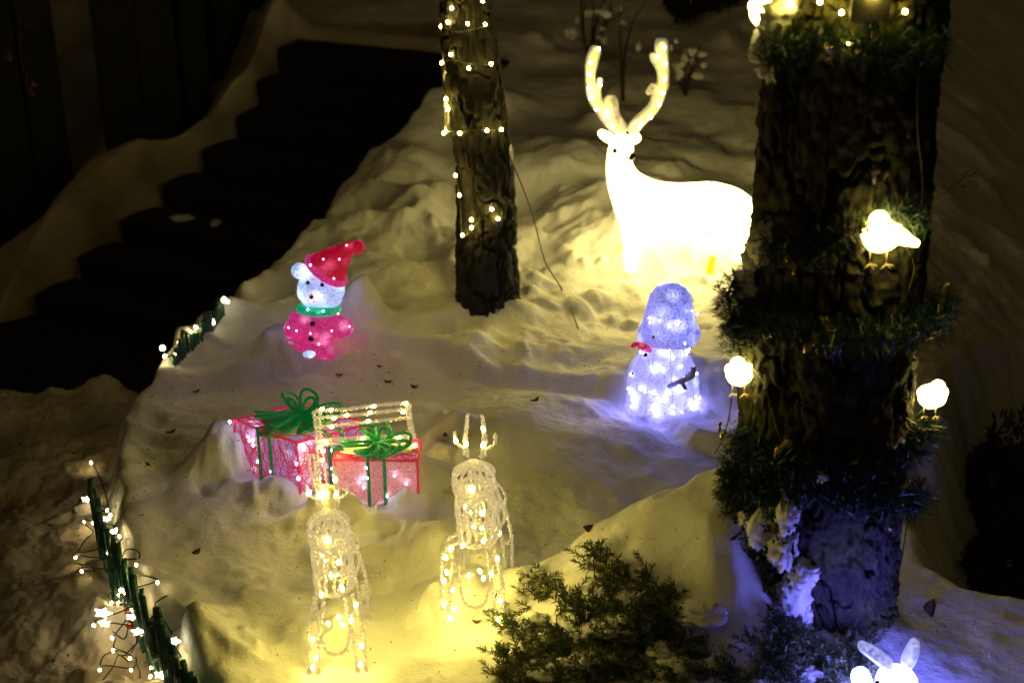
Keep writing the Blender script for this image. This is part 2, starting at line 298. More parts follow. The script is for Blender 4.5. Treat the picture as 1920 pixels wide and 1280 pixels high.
def set_em(m, c):   # faint emission on bow and threads, painted in for bulb light shining through
    p = [n for n in m.node_tree.nodes if n.type == 'BSDF_PRINCIPLED'][0]; p.inputs['Emission Color'].default_value = c+(1,); p.inputs['Emission Strength'].default_value = 1
set_em(M['bow'], (.001, .05, .012)); set_em(M['thread'], (.28, .012, .03))

# ------------------------------------------------------------ mesh builder
class MB:
    def __init__(s): s.v = []; s.f = []
    def add(s, vs, fs):
        o = len(s.v); s.v += [tuple(v) for v in vs]; s.f += [tuple(i+o for i in f) for f in fs]
    def tube(s, pts, r, n=6, cap=True):
        pts = [Vector(p) for p in pts]; m = len(pts)
        rs = [r]*m if not hasattr(r, '__len__') else list(r)
        vs = []; up = None
        for i, p in enumerate(pts):
            t = (pts[min(i+1, m-1)]-pts[max(i-1, 0)])
            t = t.normalized() if t.length > 1e-9 else Vector((0, 0, 1))
            if up is None: up = t.orthogonal().normalized()
            up = (up-t*up.dot(t)); up = up.normalized() if up.length > 1e-6 else t.orthogonal().normalized()
            b = t.cross(up)
            for k in range(n):
                a = 2*PI*k/n; vs.append(p+(up*math.cos(a)+b*math.sin(a))*rs[i])
        fs = [(i*n+k, i*n+(k+1) % n, (i+1)*n+(k+1) % n, (i+1)*n+k) for i in range(m-1) for k in range(n)]
        if cap: fs += [tuple(range(n-1, -1, -1)), tuple(range((m-1)*n, m*n))]
        s.add(vs, fs); return s
    def ball(s, c, r, nu=14, nv=10, rot=None, noise=0, nsc=8):
        c = Vector(c); r = (r, r, r) if not hasattr(r, '__len__') else r
        R = rot.to_matrix() if rot else Matrix.Identity(3)
        vs = []
        for j in range(nv+1):
            th = PI*j/nv
            for i in range(nu):
                ph = 2*PI*i/nu; d = Vector((math.sin(th)*math.cos(ph), math.sin(th)*math.sin(ph), math.cos(th)))
                k = 1+(noise*float(vn(d.x*nsc*.3+c.x*9, d.y*nsc*.3+d.z*nsc*.37+c.y*9, 3))*2 if noise else 0)
                vs.append(c+R@Vector((d.x*r[0]*k, d.y*r[1]*k, d.z*r[2]*k)))
        fs = [(j*nu+i, (j+1)*nu+i, (j+1)*nu+(i+1) % nu, j*nu+(i+1) % nu) for j in range(nv) for i in range(nu)]
        s.add(vs, fs); return s
    def box(s, c, d, rot=None):
        c = Vector(c); R = rot.to_matrix() if rot else Matrix.Identity(3)
        vs = [c+R@Vector((x*d[0]/2, y*d[1]/2, z*d[2]/2)) for x in (-1, 1) for y in (-1, 1) for z in (-1, 1)]
        s.add(vs, [(0, 1, 3, 2), (4, 6, 7, 5), (0, 4, 5, 1), (2, 3, 7, 6), (0, 2, 6, 4), (1, 5, 7, 3)]); return s
    def build(s, name, mat, parent=None, smooth=True, bevel=0):
        me = bpy.data.meshes.new(name)
        off = Vector((0, 0, 0)); r = parent
        while r is not None:
            off = off+r.location; r = r.parent
        me.from_pydata([(a-off.x, b-off.y, c-off.z) for a, b, c in s.v], [], s.f); me.update()
        if hasattr(s, 'depth'): me.attributes.new('bark_depth', 'FLOAT', 'POINT').data.foreach_set('value', s.depth.astype(np.float32))
        return link(name, me, mat, parent, smooth, bevel)
def link(name, me, mat, parent=None, smooth=True, bevel=0):
    if mat: me.materials.clear(); me.materials.append(M[mat] if isinstance(mat, str) else mat)
    if smooth: me.polygons.foreach_set('use_smooth', [True]*len(me.polygons))
    o = bpy.data.objects.new(name, me); COL.objects.link(o); o.parent = parent
    if bevel:
        b = o.modifiers.new('bevel', 'BEVEL'); b.width = bevel; b.segments = 2
    return o
def tag(o, label=None, cat=None, group=None, kind=None):
    if label: o['label'] = label
    if cat: o['category'] = cat
    if group: o['group'] = group
    if kind: o['kind'] = kind
    return o
def thing(name, label, cat, loc, group=None):
    o = bpy.data.objects.new(name, None); COL.objects.link(o); o.location = Vector(loc); o.empty_display_size = .1
    return tag(o, label, cat, group)
def sub(me_arrays):
    pass
BULB = {}
def bulb(p, parent, mat='led', r=.0045, l=1.6, d=(0, 0, 1), name='bulb'):
    key = (mat, r, l)
    if key not in BULB:
        b = MB().ball((0, 0, 0), (r, r, r*l), 8, 6); me = bpy.data.meshes.new('bulb'); me.from_pydata(b.v, [], b.f)
        me.materials.append(M[mat]); me.polygons.foreach_set('use_smooth', [True]*len(me.polygons)); BULB[key] = me
    o = bpy.data.objects.new(name, BULB[key]); COL.objects.link(o); o.parent = parent
    off = Vector((0, 0, 0)); q = parent
    while q is not None: off += q.location; q = q.parent
    o.location = Vector(p)-off; o.rotation_mode = 'QUATERNION'; o.rotation_quaternion = Vector(d).to_track_quat('Z', 'Y')
    return o
def skin(name, chains, mat, parent, sub_lv=2, extra=None):
    """chains: lists of (point, radius) that start on an earlier point index or fresh; one continuous surface"""
    vs, es, rad = [], [], []
    for ch in chains:
        prev = None
        for it in ch:
            if isinstance(it, int): prev = it; continue
            p, r = it; vs.append(Vector(p)); rad.append(r if hasattr(r, '__len__') else (r, r))
            if prev is not None: es.append((prev, len(vs)-1))
            prev = len(vs)-1
    off = parent.location if parent else Vector((0, 0, 0))
    me = bpy.data.meshes.new(name); me.from_pydata([v-off for v in vs], es, []); me.update()
    o = bpy.data.objects.new(name, me); COL.objects.link(o)
    md = o.modifiers.new('skin', 'SKIN'); md.use_smooth_shade = True
    sv = me.skin_vertices[0].data
    for i, r in enumerate(rad): sv[i].radius = r
    sv[0].use_root = True
    sb = o.modifiers.new('sub', 'SUBSURF'); sb.levels = sub_lv; sb.render_levels = sub_lv
    dg = bpy.context.evaluated_depsgraph_get(); dg.update()
    m2 = bpy.data.meshes.new_from_object(o.evaluated_get(dg))
    bpy.data.objects.remove(o)
    m2.name = name
    return link(name, m2, mat, parent)
def spline(pts, k=6):
    pts = [Vector(p) for p in pts]; out = []
    for i in range(len(pts)-1):
        p0 = pts[max(i-1, 0)]; p1 = pts[i]; p2 = pts[i+1]; p3 = pts[min(i+2, len(pts)-1)]
        for j in range(k):
            t = j/k; out.append(.5*((2*p1)+(p2-p0)*t+(2*p0-5*p1+4*p2-p3)*t*t+(3*p1-p0-3*p2+p3)*t**3))
    out.append(pts[-1]); return out
def along(pts, n):
    pts = [Vector(p) for p in pts]; ln = [0]
    for a, b in zip(pts, pts[1:]): ln.append(ln[-1]+(b-a).length)
    out = []
    for i in range(n):
        s = ln[-1]*(i+.5)/n
        for j in range(len(pts)-1):
            if ln[j+1] >= s:
                t = (s-ln[j])/max(ln[j+1]-ln[j], 1e-9); out.append(pts[j].lerp(pts[j+1], t)); break
    return out
def lump(c, r, seed=0, nu=28, nv=20, amp=.35, sc_=5):
    """lumpy snow clump"""
    b = MB(); c = Vector(c); vs = []
    for j in range(nv+1):
        th = PI*j/nv
        for i in range(nu):
            ph = 2*PI*i/nu; d = Vector((math.sin(th)*math.cos(ph), math.sin(th)*math.sin(ph), math.cos(th)))
            vs.append(d)
    A = np.array([list(d) for d in vs]); q = A*sc_*.45+seed*3.7; k = 1+0*A[:, 0]
    for fq, am in ((1, .75), (2.2, .5), (4.6, .28)):
        k = k+amp*am*(vn(q[:, 0]*fq, q[:, 1]*fq, 1)+vn(q[:, 1]*fq, q[:, 2]*fq, 2)+vn(q[:, 2]*fq, q[:, 0]*fq, 4))
    vs = [tuple(v) for v in np.array(list(c))+A*np.array(r)*k[:, None]]
    fs = [(j*nu+i, (j+1)*nu+i, (j+1)*nu+(i+1) % nu, j*nu+(i+1) % nu) for j in range(nv) for i in range(nu)]
    b.add(vs, fs); return b
def merge(a, b): a.add(b.v, b.f); return a
def needles(base, dirs, L, wd, rs):
    """thin tapered needles; returns verts, faces (numpy)"""
    n = len(base); side = np.cross(dirs, rs.normal(size=(n, 3))); side /= np.linalg.norm(side, axis=1)[:, None]+1e-9
    tip = base+dirs*L[:, None]; mid = base+dirs*L[:, None]*.5
    v = np.stack([base-side*wd*.6, base+side*wd*.6, mid+side*wd, tip, mid-side*wd], 1).reshape(-1, 3)
    f = [tuple(range(i*5, i*5+5)) for i in range(n)]
    return v, f

def leafmb(p, d, l, w_, curl=.3):
    d = Vector(d).normalized(); s_ = d.cross(Vector((random.random()-.5, random.random()-.5, 1))).normalized(); n = d.cross(s_); b = MB(); vs = []
    for t, k in ((0, .1), (.25, .8), (.5, 1), (.75, .7), (1, .05)):
        for x in (-1, 0, 1): vs.append(Vector(p)+d*l*t+s_*w_*k*x*(1+.15*math.sin(t*19+x))+n*(curl*w_*abs(x)*k+.15*l*math.sin(t*3)))
    b.add(vs, [(i*3+k, i*3+k+1, i*3+k+4, i*3+k+3) for i in range(4) for k in range(2)]); return b
# ------------------------------------------------------------ snow ground
def make_ground():
    dense = np.linspace(-.60, .60, 1000); out1 = -.60-np.geomspace(.004, 2.6, 60)[::-1]; out2 = .60+np.geomspace(.004, 2.6, 60)
    s = np.concatenate([out1, dense, out2]); ys = np.concatenate([np.linspace(.5, 2.4, 60)[:-1], np.geomspace(2.4, 13, 900), np.geomspace(13.2, 60, 60)])
    S, Y = np.meshgrid(s, ys); X = S*(Y*.906+1.1)
    Z = H(X, Y); nr, nc = X.shape
    v = np.stack([X, Y, Z], -1).reshape(-1, 3).astype(np.float32)
    idx = np.arange(nr*nc).reshape(nr, nc); f = np.stack([idx[:-1, :-1], idx[:-1, 1:], idx[1:, 1:], idx[1:, :-1]], -1).reshape(-1, 4).astype(np.int32)
    me = bpy.data.meshes.new('snow_ground'); me.vertices.add(len(v)); me.vertices.foreach_set('co', v.ravel())
    me.loops.add(f.size); me.loops.foreach_set('vertex_index', f.ravel()); me.polygons.add(len(f))
    me.polygons.foreach_set('loop_start', np.arange(0, f.size, 4, dtype=np.int32)); me.update(calc_edges=True)
    dirt_shade = np.clip(sst(.03, -.08, sdf(X+.08*vn(X*5, Y*5, 4), Y+.08*vn(X*5, Y*5, 6), BEDPOLY))*(.8+.5*vn(X*4, Y*4, 3)), 0, 1)  # snow outside the bed: trampled dirt, plus shade painted in to dim the bank
    me.attributes.new('dirt_shade', 'FLOAT', 'POINT').data.foreach_set('value', dirt_shade.ravel().astype(np.float32))
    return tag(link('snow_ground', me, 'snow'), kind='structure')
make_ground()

# paving under the dark stairs, stairs, building wall
pv = MB(); pv.box((-3.2, 7.3, -.78), (5.2, 3.4, .16)); tag(pv.build('paving', 'stone', None, False), kind='structure')
st = thing('stone_stairs', 'dark stone garden stairs climbing past the snow bank on the left', 'stairs', (-1.5, 8.3, -.7))
sdv = Vector((SD[0], SD[1], 0)); rt = Vector((.928, -.371, 0)); ang = math.atan2(rt.y, rt.x)
for i in range(8):
    c = Vector((SO[0], SO[1], 0))+sdv*(.27*(i+.5))+rt*.72
    top = .5-.15*(i+1)+.15
    ex_ = max(0, .27*(i+.5)-.75)*.45; c -= rt*ex_*.5
    MB().box((c.x, c.y, top-.4), (1.5+ex_, .30 if i % 2 else .296, .8), Euler((0, 0, ang))).build('step', 'stone', st, False, .02)
for i in range(2):
    k = random.randint(4, 7); c = Vector((SO[0], SO[1], 0))+sdv*(.27*(k+.5))+rt*random.choice([random.uniform(0, .12), random.uniform(.1, 1.2)])-rt*max(0, .27*(k+.5)-.75)*.45
    lump((c.x, c.y, .5-.15*k+.005), (random.uniform(.03, .11), random.uniform(.03, .07), random.uniform(.01, .035)), i+80, 16, 10, .5).build('snow_remnant', 'clump', st)
W = []
for i_, q_ in enumerate(BANK):
    a_ = BANK[max(i_-1, 0)]; b_ = BANK[min(i_+1, len(BANK)-1)]; dx_, dy_ = b_[0]-a_[0], b_[1]-a_[1]; l_ = math.hypot(dx_, dy_)
    W.append((q_[0]+dy_/l_*.46, q_[1]-dx_/l_*.46))
W = [(W[0][0]+.3, W[0][1]+1.5), W[1], W[3], W[5], (W[8][0]-3, W[8][1]-1.5)]
wl = thing('building_wall', 'dark board clad building wall behind the left snow bank', 'wall', (-3, 8.3, -.8))
for a, b in ((0, 1), (1, 2), (2, 3), (3, 4)):
    A = Vector(tuple(W[a])+(0,)); B = Vector(tuple(W[b])+(0,)); d = (B-A); n = int(d.length/.24); an = math.atan2(d.y, d.x); d.normalize()
    nrm = Vector((-d.y, d.x, 0))
    for i in range(n):
        p = A+d*(.24*(i+.5))+nrm*(.004 if i % 2 else 0)
        MB().box((p.x, p.y, 1.6), (.225, .03, 5.2), Euler((0, 0, an))).build('wall_board', 'board', wl, False, .003)
    q = A+d*(.12*n)-nrm*.06 if a else A+d*(.12*n)-nrm*.06
    MB().box((q.x, q.y, 1.6), (.24*n, .05, 5.2), Euler((0, 0, an))).build('backing_panel', 'black', wl, False)

# ------------------------------------------------------------ trees
def trunk_mesh(pts, rad, nu, nv, seed, amp, plates):
    """pts: centre line (x,y,z) list; rad list; bark displaced plates"""
    pts = spline(pts, 12); m = len(pts); rr = np.interp(np.linspace(0, 1, nv), np.linspace(0, 1, len(rad)), rad)
    C = np.array([[p.x, p.y, p.z] for p in pts]); cc = np.stack([np.interp(np.linspace(0, m-1, nv), np.arange(m), C[:, k]) for k in range(3)], 1)
    th = np.linspace(0, 2*PI, nu, endpoint=False); T, Vv = np.meshgrid(th, np.arange(nv)); Z = cc[:, 2][Vv]
    cx, sx = np.cos(T), np.sin(T)
    # wrap-free plate noise: sample on the cylinder as 2 blended fields
    a = T/(2*PI)*plates; wgt = sst(.0, .12, T/(2*PI))
    def nz(su, sv, k):
        return vn(a*su, Z*sv, k)*wgt+vn((a+plates)*su, Z*sv, k)*(1-wgt)
    wz = .25*nz(1.5, 7, 6+seed); c1 = nz(1.8, 4.8, 1+seed)+.18*nz(5, 22, 8+seed); c2 = nz(2.4, 7.5, 2+seed)+.15*nz(7, 30, 9+seed)
    ridge = .9*sst(0, .09, np.abs(c1))+.6*sst(0, .08, np.abs(c2))-1.2+wz
    fine = nz(5, 30, 3+seed)*.5+nz(11, 60, 4+seed)*.25
    big = nz(.35, 2.0, 5+seed)
    R = rr[:, None]*(1+.10*big)+amp*(ridge+.5+fine)
    X = cc[:, 0][Vv]+R*cx; Y = cc[:, 1][Vv]+R*sx
    v = np.stack([X, Y, Z], -1).reshape(-1, 3); idx = np.arange(nu*nv).reshape(nv, nu)
    f = np.stack([idx[:-1], np.roll(idx, -1, 1)[:-1], np.roll(idx, -1, 1)[1:], idx[1:]], -1).reshape(-1, 4)
    b = MB(); b.v = [tuple(q) for q in v]; b.f = [tuple(q) for q in f]; b.depth = (ridge+.35*fine*2).ravel(); return b
tz = h(*TREE)
big = thing('pine_tree', 'thick rough barked pine trunk wrapped in green garlands, right foreground', 'tree', (TREE[0], TREE[1], 0))
BT = [(1.06, 3.68, -.3), (1.03, 3.68, 0), (.935, 3.67, .35), (.905, 3.66, .8), (.895, 3.65, 1.3), (.880, 3.62, 1.9), (.86, 3.58, 2.6), (.80, 3.55, 5.5)]
BR = [.20, .175, .165, .19, .21, .205, .20, .195, .19, .185, .18, .17, .165, .16]
def btc(z):
    zs_ = [p[2] for p in BT]; return Vector((float(np.interp(z, zs_, [p[0] for p in BT])), float(np.interp(z, zs_, [p[1] for p in BT])), z))
BRF = lambda z: float(np.interp(z, [-.3, .0, .35, .6, 1.0, 1.4, 1.9, 2.6, 5.5], [.19, .150, .215, .225, .226, .210, .203, .19, .16]))
trunk_mesh(BT, [BRF(z) for z in np.interp(np.linspace(0, 1, 60), np.linspace(0, 1, len(BT)), [p[2] for p in BT])], 360, 1200, 0, .029, 14).build('trunk', 'bark', big)
def on_trunk(px, py, dr=0.0):
    """point of the trunk's near surface seen along a pixel ray, pushed out by dr"""
    d = ray(px, py); best = None
    for t in np.arange(2.6, 5.2, .006):
        p = Vector((d.x*t, d.y*t, CZ+d.z*t)); c = btc(p.z); q = (p-c); q.z = 0
        if q.length < BRF(p.z)+.012+dr: return p, q.normalized()
        if best is None or q.length < best[0]: best = (q.length, p, q.normalized(), c)
    n = best[2]; return best[3]+n*(BRF(best[1].z)+.012+dr), n
# snow stuck on the trunk (parts) at lower left, and pale bark scraps
for k, (px, py, rx, rz) in enumerate([(1440, 990, .050, .06), (1478, 960, .030, .055), (1470, 1030, .035, .06), (1412, 1010, .025, .05), (1430, 1060, .03, .04), (1505, 1075, .035, .035), (1490, 1110, .045, .06), (1505, 1150, .024, .05), (1398, 965, .02, .03), (1420, 1095, .02, .02), (1395, 1040, .02, .03),
                                      (1430, 455, .035, .05), (1405, 540, .04, .05), (1400, 585, .03, .03), (1455, 60, .05, .09), (1448, 110, .035, .05), (1470, 30, .05, .05), (1415, 480, .03, .03)]):
    p, n = on_trunk(px, py, .006)
    p = P(px, py, p.y-(.06 if 860 < py < 1200 else .028))
    lump(p, (rx*1.1, .035, rz*1.1), k, 34, 24, .42, 8).build('snow_patch', 'clump', big)
for k, (px, py, w_, h_) in enumerate([(1640, 790, .018, .03), (1560, 800, .012, .03), (1662, 770, .015, .02), (1520, 735, .01, .012), (1610, 350, .02, .03), (1640, 240, .01, .02), (1700, 250, .008, .02), (1735, 275, .01, .02), (1610, 440, .02, .02), (1645, 330, .03, .025)]):
    p, n = on_trunk(px, py, .0)
    lump(p, (w_, .010, h_), k+30, 16, 12, .5, 7).build('bark_flake', plain('pale_flake', (.30, .24, .19), (.16, .12, .09), rough=.8, scale=40) if k == 0 else bpy.data.materials['pale_flake'], big)
# mossy stubs: moss tufts
rs = np.random.RandomState(5)
mossm = plain('moss', (.16, .14, .02), (.07, .07, .012), rough=.9, scale=90)
for (px, py, s_) in [(1400, 730, .05), (1385, 770, .05), (1395, 700, .03), (1395, 800, .04), (1712, 780, .03), (1700, 800, .03), (1590, 405, .02), (1448, 215, .02), (1600, 385, .02), (1420, 690, .03), (1700, 745, .03)]:
    mb = MB()
    for q in range(26):
        p, n = on_trunk(px+random.gauss(0, 1)*s_*350, py+random.gauss(0, 1)*s_*500, .0)
        mb.ball(p, (random.uniform(.004, .011),)*3, 6, 5)
    mb.build('moss', mossm, big)['kind'] = 'stuff'
# a few boughs above the picture so the trunk does not end bare
mbr = MB()
for k in range(9):
    a = k*2.4; z0 = 3.2+k*.25; c = btc(z0); e = Vector((math.cos(a), math.sin(a), .15))
    mbr.tube(spline([c, c+e*.5, c+e*1.1+Vector((0, 0, -.15))], 5), [.03, .028, .026, .024, .022, .02, .018, .015, .012, .008, .005], 6)
mbr.build('bough', 'bark', big)

small = thing('slim_tree', 'slim dark tree trunk wound with warm fairy lights in mid garden', 'tree', (-.1, 6.0, 0))
sb = G(915, 562)
def sp(px, py, dy=0): return P(px, py, sb.y+.0+dy)
ST = [P(918, 760, sb.y), P(916, 590, sb.y), P(912, 480, sb.y), P(912, 380, sb.y), P(903, 270, sb.y), P(888, 160, sb.y), P(878, 60, sb.y), P(872, 0, sb.y), P(862, -90, sb.y), P(850, -400, sb.y), P(860, -1500, sb.y)]
ppm = 1/410.
SRz = [(p.z) for p in ST]
SRr = [w_*ppm for w_ in (58, 52, 47, 44, 40, 41, 38, 36, 35, 34, 28)]
SRF = lambda z: float(np.interp(z, SRz, SRr))
trunk_mesh(ST, [SRF(z) for z in np.interp(np.linspace(0, 1, 80), np.linspace(0, 1, len(SRz)), SRz)], 140, 560, 4, .024, 9).build('trunk', 'birch', small)
for k, (px, py, rx, rz) in enumerate([(838, 205, .014, .075), (838, 235, .010, .03), (836, 145, .010, .03), (906, 20, .018, .07), (918, 120, .015, .03), (931, 200, .008, .06), (955, 350, .010, .08), (958, 290, .008, .04), (905, 380, .03, .02)]):
    lump(P(px, py, sb.y-.03), (rx, .02, rz), k+9, 14, 16, .4, 6).build('snow_patch', 'clump', small)

# ------------------------------------------------------------ fairy lights on the slim tree
fl = thing('fairy_lights', 'warm fairy light string wound around the slim dark trunk', 'fairy lights', sb)
BP = [(847, 16), (840, 42), (827, 50), (877, 45), (910, 46), (845, 103), (828, 118), (879, 128), (921, 120), (836, 186), (840, 205), (832, 250), (862, 250), (913, 245), (940, 243), (854, 329), (861, 366), (884, 412), (884, 427), (867, 441), (922, 392), (934, 410), (957, 408), (955, 420), (905, 2)]
wr = MB(); lastp = []
for ring in ([(830, 48), (847, 60), (877, 58), (910, 50)], [(828, 118), (845, 112), (879, 120), (921, 122)], [(832, 250), (850, 245), (862, 248), (890, 243), (913, 245), (940, 243)], [(854, 329), (861, 366), (867, 441), (884, 430), (905, 410), (934, 410), (957, 408)], [(955, 420), (962, 380), (957, 300), (940, 243)], [(828, 118), (832, 186), (838, 215), (832, 250)]):
    MB().tube(spline([P(x, y, sb.y-.02-.115*math.sqrt(max(0, 1-((x-890)/55.)**2))) for x, y in ring], 5), .0028, 5).build('wire', 'wire', fl)
for z0 in (.5, .8, 1.1, 1.5):
    ctr = lambda z: Vector((np.interp(z, SRz, [p.x for p in ST]), sb.y, z))
    MB().tube([ctr(z0)+Vector((math.cos(a)*(SRF(z0)+.012), math.sin(a)*(SRF(z0)+.012), .1*math.sin(a*.5))) for a in np.linspace(0, PI, 14)], .0025, 5).build('wire', 'wire', fl)
for (x, y) in BP:
    bulb(P(x, y, sb.y-.03-.125*math.sqrt(max(0, 1-((x-893)/62.)**2))), fl, 'ledbig', .0065, 1.1)

# ------------------------------------------------------------ glowing deer
DY = G(1280, 492).y
D = lambda x, y, dy=0: P(x, y, DY+dy)
deer = thing('glowing_stag', 'large white glowing stag figure with tall antlers standing in snow', 'deer figure', G(1280, 495))
skin('body', [
    [(D(1388, 392), (.115, .11)), (D(1350, 385), (.135, .125)), (D(1300, 388), (.13, .115)), (D(1240, 388), (.125, .115)), (D(1195, 380), (.13, .12)), (D(1170, 345), (.095, .09)), (D(1160, 312), .065), (D(1161, 282, -.01), .058), (D(1166, 264, -.03), (.062, .055))],
    [8, (D(1172, 282, -.10), .042), (D(1176, 298, -.16), .030)],
    [4, (D(1182, 425, -.06), .052), (D(1180, 460, -.06), .030), (D(1182, 510, -.06), .026)],
    [4, (D(1205, 425, .07), .050), (D(1212, 460, .07), .030), (D(1212, 505, .07), .026)],
    [0, (D(1385, 425, -.06), .06), (D(1392, 455, -.06), .034), (D(1380, 512, -.06), .028)],
    [0, (D(1372, 425, .07), .055), (D(1368, 455, .07), .032), (D(1355, 505, .07), .026)],
    [0, (D(1406, 385, .02), .035), (D(1413, 402, .02), .018)],
], 'deer', deer)
for sx, (ex, ey), (tx, ty) in ((-1, (1140, 258), (1120, 246)), (1, (1190, 262), (1202, 254))):
    skin('ear', [[(D(1160+sx*12, 262), .024), (D(ex, ey), (.046, .026)), (D(tx, ty), (.032, .018))]], 'deer', deer)
AL = [[(D(1172, 250), .035), (D(1150, 228), .042), (D(1125, 205), .034), (D(1108, 178), .026), (D(1106, 140), .026), (D(1110, 112), .034), (D(1120, 85), .026)], [2, (D(1120, 172), .018), (D(1126, 145), .014)], [1, (D(1148, 195), .040), (D(1140, 178), .028)]]
AR = [[(D(1180, 250), .035), (D(1198, 228), .032), (D(1224, 205), .030), (D(1240, 175), .034), (D(1246, 140), .028), (D(1240, 105), .034), (D(1240, 70), .034)], [3, (D(1222, 165), .024), (D(1213, 178), .012)], [4, (D(1226, 112), .02), (D(1222, 98), .014)]]
AL = [[it if isinstance(it, int) else (it[0], it[1]*.98) for it in c_] for c_ in AL]; AR = [[it if isinstance(it, int) else (it[0], it[1]*.98) for it in c_] for c_ in AR]
for ch in (AL, AR): skin('antler', ch, 'antler', deer)
for (x, y) in [(1122, 92), (1108, 118), (1105, 140), (1104, 165), (1107, 185), (1118, 205), (1137, 210), (1125, 160), (1245, 90), (1232, 108), (1247, 120), (1246, 150), (1243, 175), (1236, 197), (1220, 220), (1204, 232), (1149, 240)]:
    bulb(D(x, y, -.055), deer, 'ledbig', .0065, 1)
for (x, y, r) in ((1153, 283, .012), (1183, 293, .020)):
    MB().ball(D(x, y, -.115 if x < 1160 else -.135), (r, r*1.2, r)).build('eye', 'black', deer)
tgp = G(1332, 512)
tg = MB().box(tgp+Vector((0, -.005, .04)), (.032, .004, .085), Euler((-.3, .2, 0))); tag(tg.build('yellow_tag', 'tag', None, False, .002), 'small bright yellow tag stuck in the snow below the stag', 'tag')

# ------------------------------------------------------------ bear
by = G(590, 672).y+.10
B = lambda x, y, dy=0: P(x, y, by+dy)
bear = thing('bear_figure', 'glowing white bear figure in red santa hat, green scarf and red coat', 'bear figure', G(590, 668))
kk = 440.
hd = MB(); hd.ball(B(602, 542), (.100, .095, .092), 28, 20, noise=.03); ho_ = hd.build('head', 'bearface', bear); MB().ball(B(589, 556, -.090), (.034, .034, .026), 18, 12).build('muzzle', 'bearmuz', ho_)
MB().ball(B(562, 508), (.036, .02, .036), 18, 12).build('ear', 'bearface', bear)
for (x, y, r, dy) in ((577, 530, .0085, -.094), (604, 534, .0085, -.094), (584, 557, .0085, -.128)):
    MB().ball(B(x, y, dy), (r, r, r*1.1)).build('eye' if r > .008 else 'nose', 'black', bear)
hat = MB(); c0 = B(612, 507, -.0); ap = B(652, 452, .0)
n_ = 28; rings = []
prof = [(0, .086), (.12, .083), (.3, .070), (.55, .050), (.8, .030), (1, .014)]
axis = (B(648, 452)-B(610, 508)).normalized(); u = axis.orthogonal().normalized(); v_ = axis.cross(u); LL = (B(648, 452)-B(610, 508)).length
vs_ = []; bend = Vector((.035, 0, -.01))
for t, r in prof:
    for k in range(n_):
        a = 2*PI*k/n_; vs_.append(c0+axis*LL*t+bend*t*t+(u*math.cos(a)+v_*math.sin(a))*r*(1+.06*math.sin(a*5+t*4)))
hat.add(vs_, [(i*n_+k, i*n_+(k+1) % n_, (i+1)*n_+(k+1) % n_, (i+1)*n_+k) for i in range(len(prof)-1) for k in range(n_)]+[tuple(range(n_))])
ho = hat.build('hat', 'hatred', bear)
br = MB().tube([c0+(u*math.cos(a)+v_*math.sin(a))*.086 for a in np.linspace(0, 2*PI, 40)], .015, 8); br.build('hat_brim', 'bearred', ho)
MB().ball(c0+axis*LL+bend+Vector((.010, -.02, -.01)), .030, 16, 12, noise=.05).build('pompom', 'hatred', ho)
MB().tube([B(597+math.cos(a)*33, 579+math.sin(a)*5, -.075*math.sin(a)) for a in np.linspace(0, 2*PI, 40)], .022, 8).build('scarf', 'scarf', bear)
skin('body', [[(B(598, 588, -.01), .07), (B(592, 615), (.095, .09)), (B(588, 640), (.10, .10)), (B(588, 672), .10), (B(590, 715), .09)],
              [1, (B(558, 606, -.02), .055), (B(543, 628, -.04), .048), (B(548, 642, -.05), .035)],
              [1, (B(628, 603, .0), .055), (B(645, 618, -.03), .05), (B(655, 610, -.06), .036)],
              [2, (B(584, 648, -.10), .042), (B(582, 662, -.13), .036)]], 'bearred', bear)
MB().ball(B(580, 664, -.165), (.026, .022, .014)).build('paw', 'bearface', bear)
for (x, y) in ((586, 607), (583, 635)): MB().ball(B(x, y, -.105 if y < 620 else -.15), (.012, .006, .012)).build('button', 'black', bear)
for (x, y, dy, m_) in ((650, 460, -.045, 'ledp'), (582, 497, -.10, 'ledw'), (626, 522, -.105, 'ledp'), (636, 486, -.075, 'ledp'), (606, 486, -.09, 'ledp'), (541, 614, -.09, 'ledp'), (556, 620, -.10, 'ledp'), (577, 580, -.10, 'ledw'), (606, 583, -.10, 'ledw'), (582, 625, -.125, 'ledp'), (598, 645, -.115, 'ledp'), (634, 588, -.07, 'ledp'), (655, 612, -.10, 'ledp'), (622, 620, -.11, 'ledp')):
    bulb(B(x, y, dy), bear, m_, .0034, 1)

# ------------------------------------------------------------ snowman
sg = G(1245, 762); SY = sg.y+.12
S = lambda x, y, dy=0: P(x, y, SY+dy)
sm = thing('snowman_figure', 'glowing blue wire snowman with bucket hat and red nose half sunk in snow', 'snowman figure', sg)
def lathe(c, prof, n=30, wob=.0, k=1):
    b = MB(); vs = []
    for z, r in prof:
        for i in range(n):
            a = 2*PI*i/n; rr = r*(1+wob*math.sin(a*k+z*20)+wob*.6*math.sin(a*(k+2)+1)); vs.append(Vector(c)+Vector((math.cos(a)*rr, math.sin(a)*rr*.95, z)))
    b.add(vs, [(i*n+j, i*n+(j+1) % n, (i+1)*n+(j+1) % n, (i+1)*n+j) for i in range(len(prof)-1) for j in range(n)]); return b
base = S(1240, 745); top = S(1255, 545)
zz = lambda y: S(1240, y).z-base.z
prof = [(-.08, .15), (zz(735), .150), (zz(712), .140), (zz(690), .125), (zz(665), .095), (zz(648), .088), (zz(630), .085), (zz(615), .08)]
sk = lathe(base, prof, 36, .02, 3); sk.build('body', 'smshell', sm)
wm = MB()
for i in range(9):
    a = 2*PI*i/9; wm.tube([Vector(base)+Vector((math.cos(a)*(r+.004), math.sin(a)*(r+.004), z)) for z, r in prof], .0022, 5)
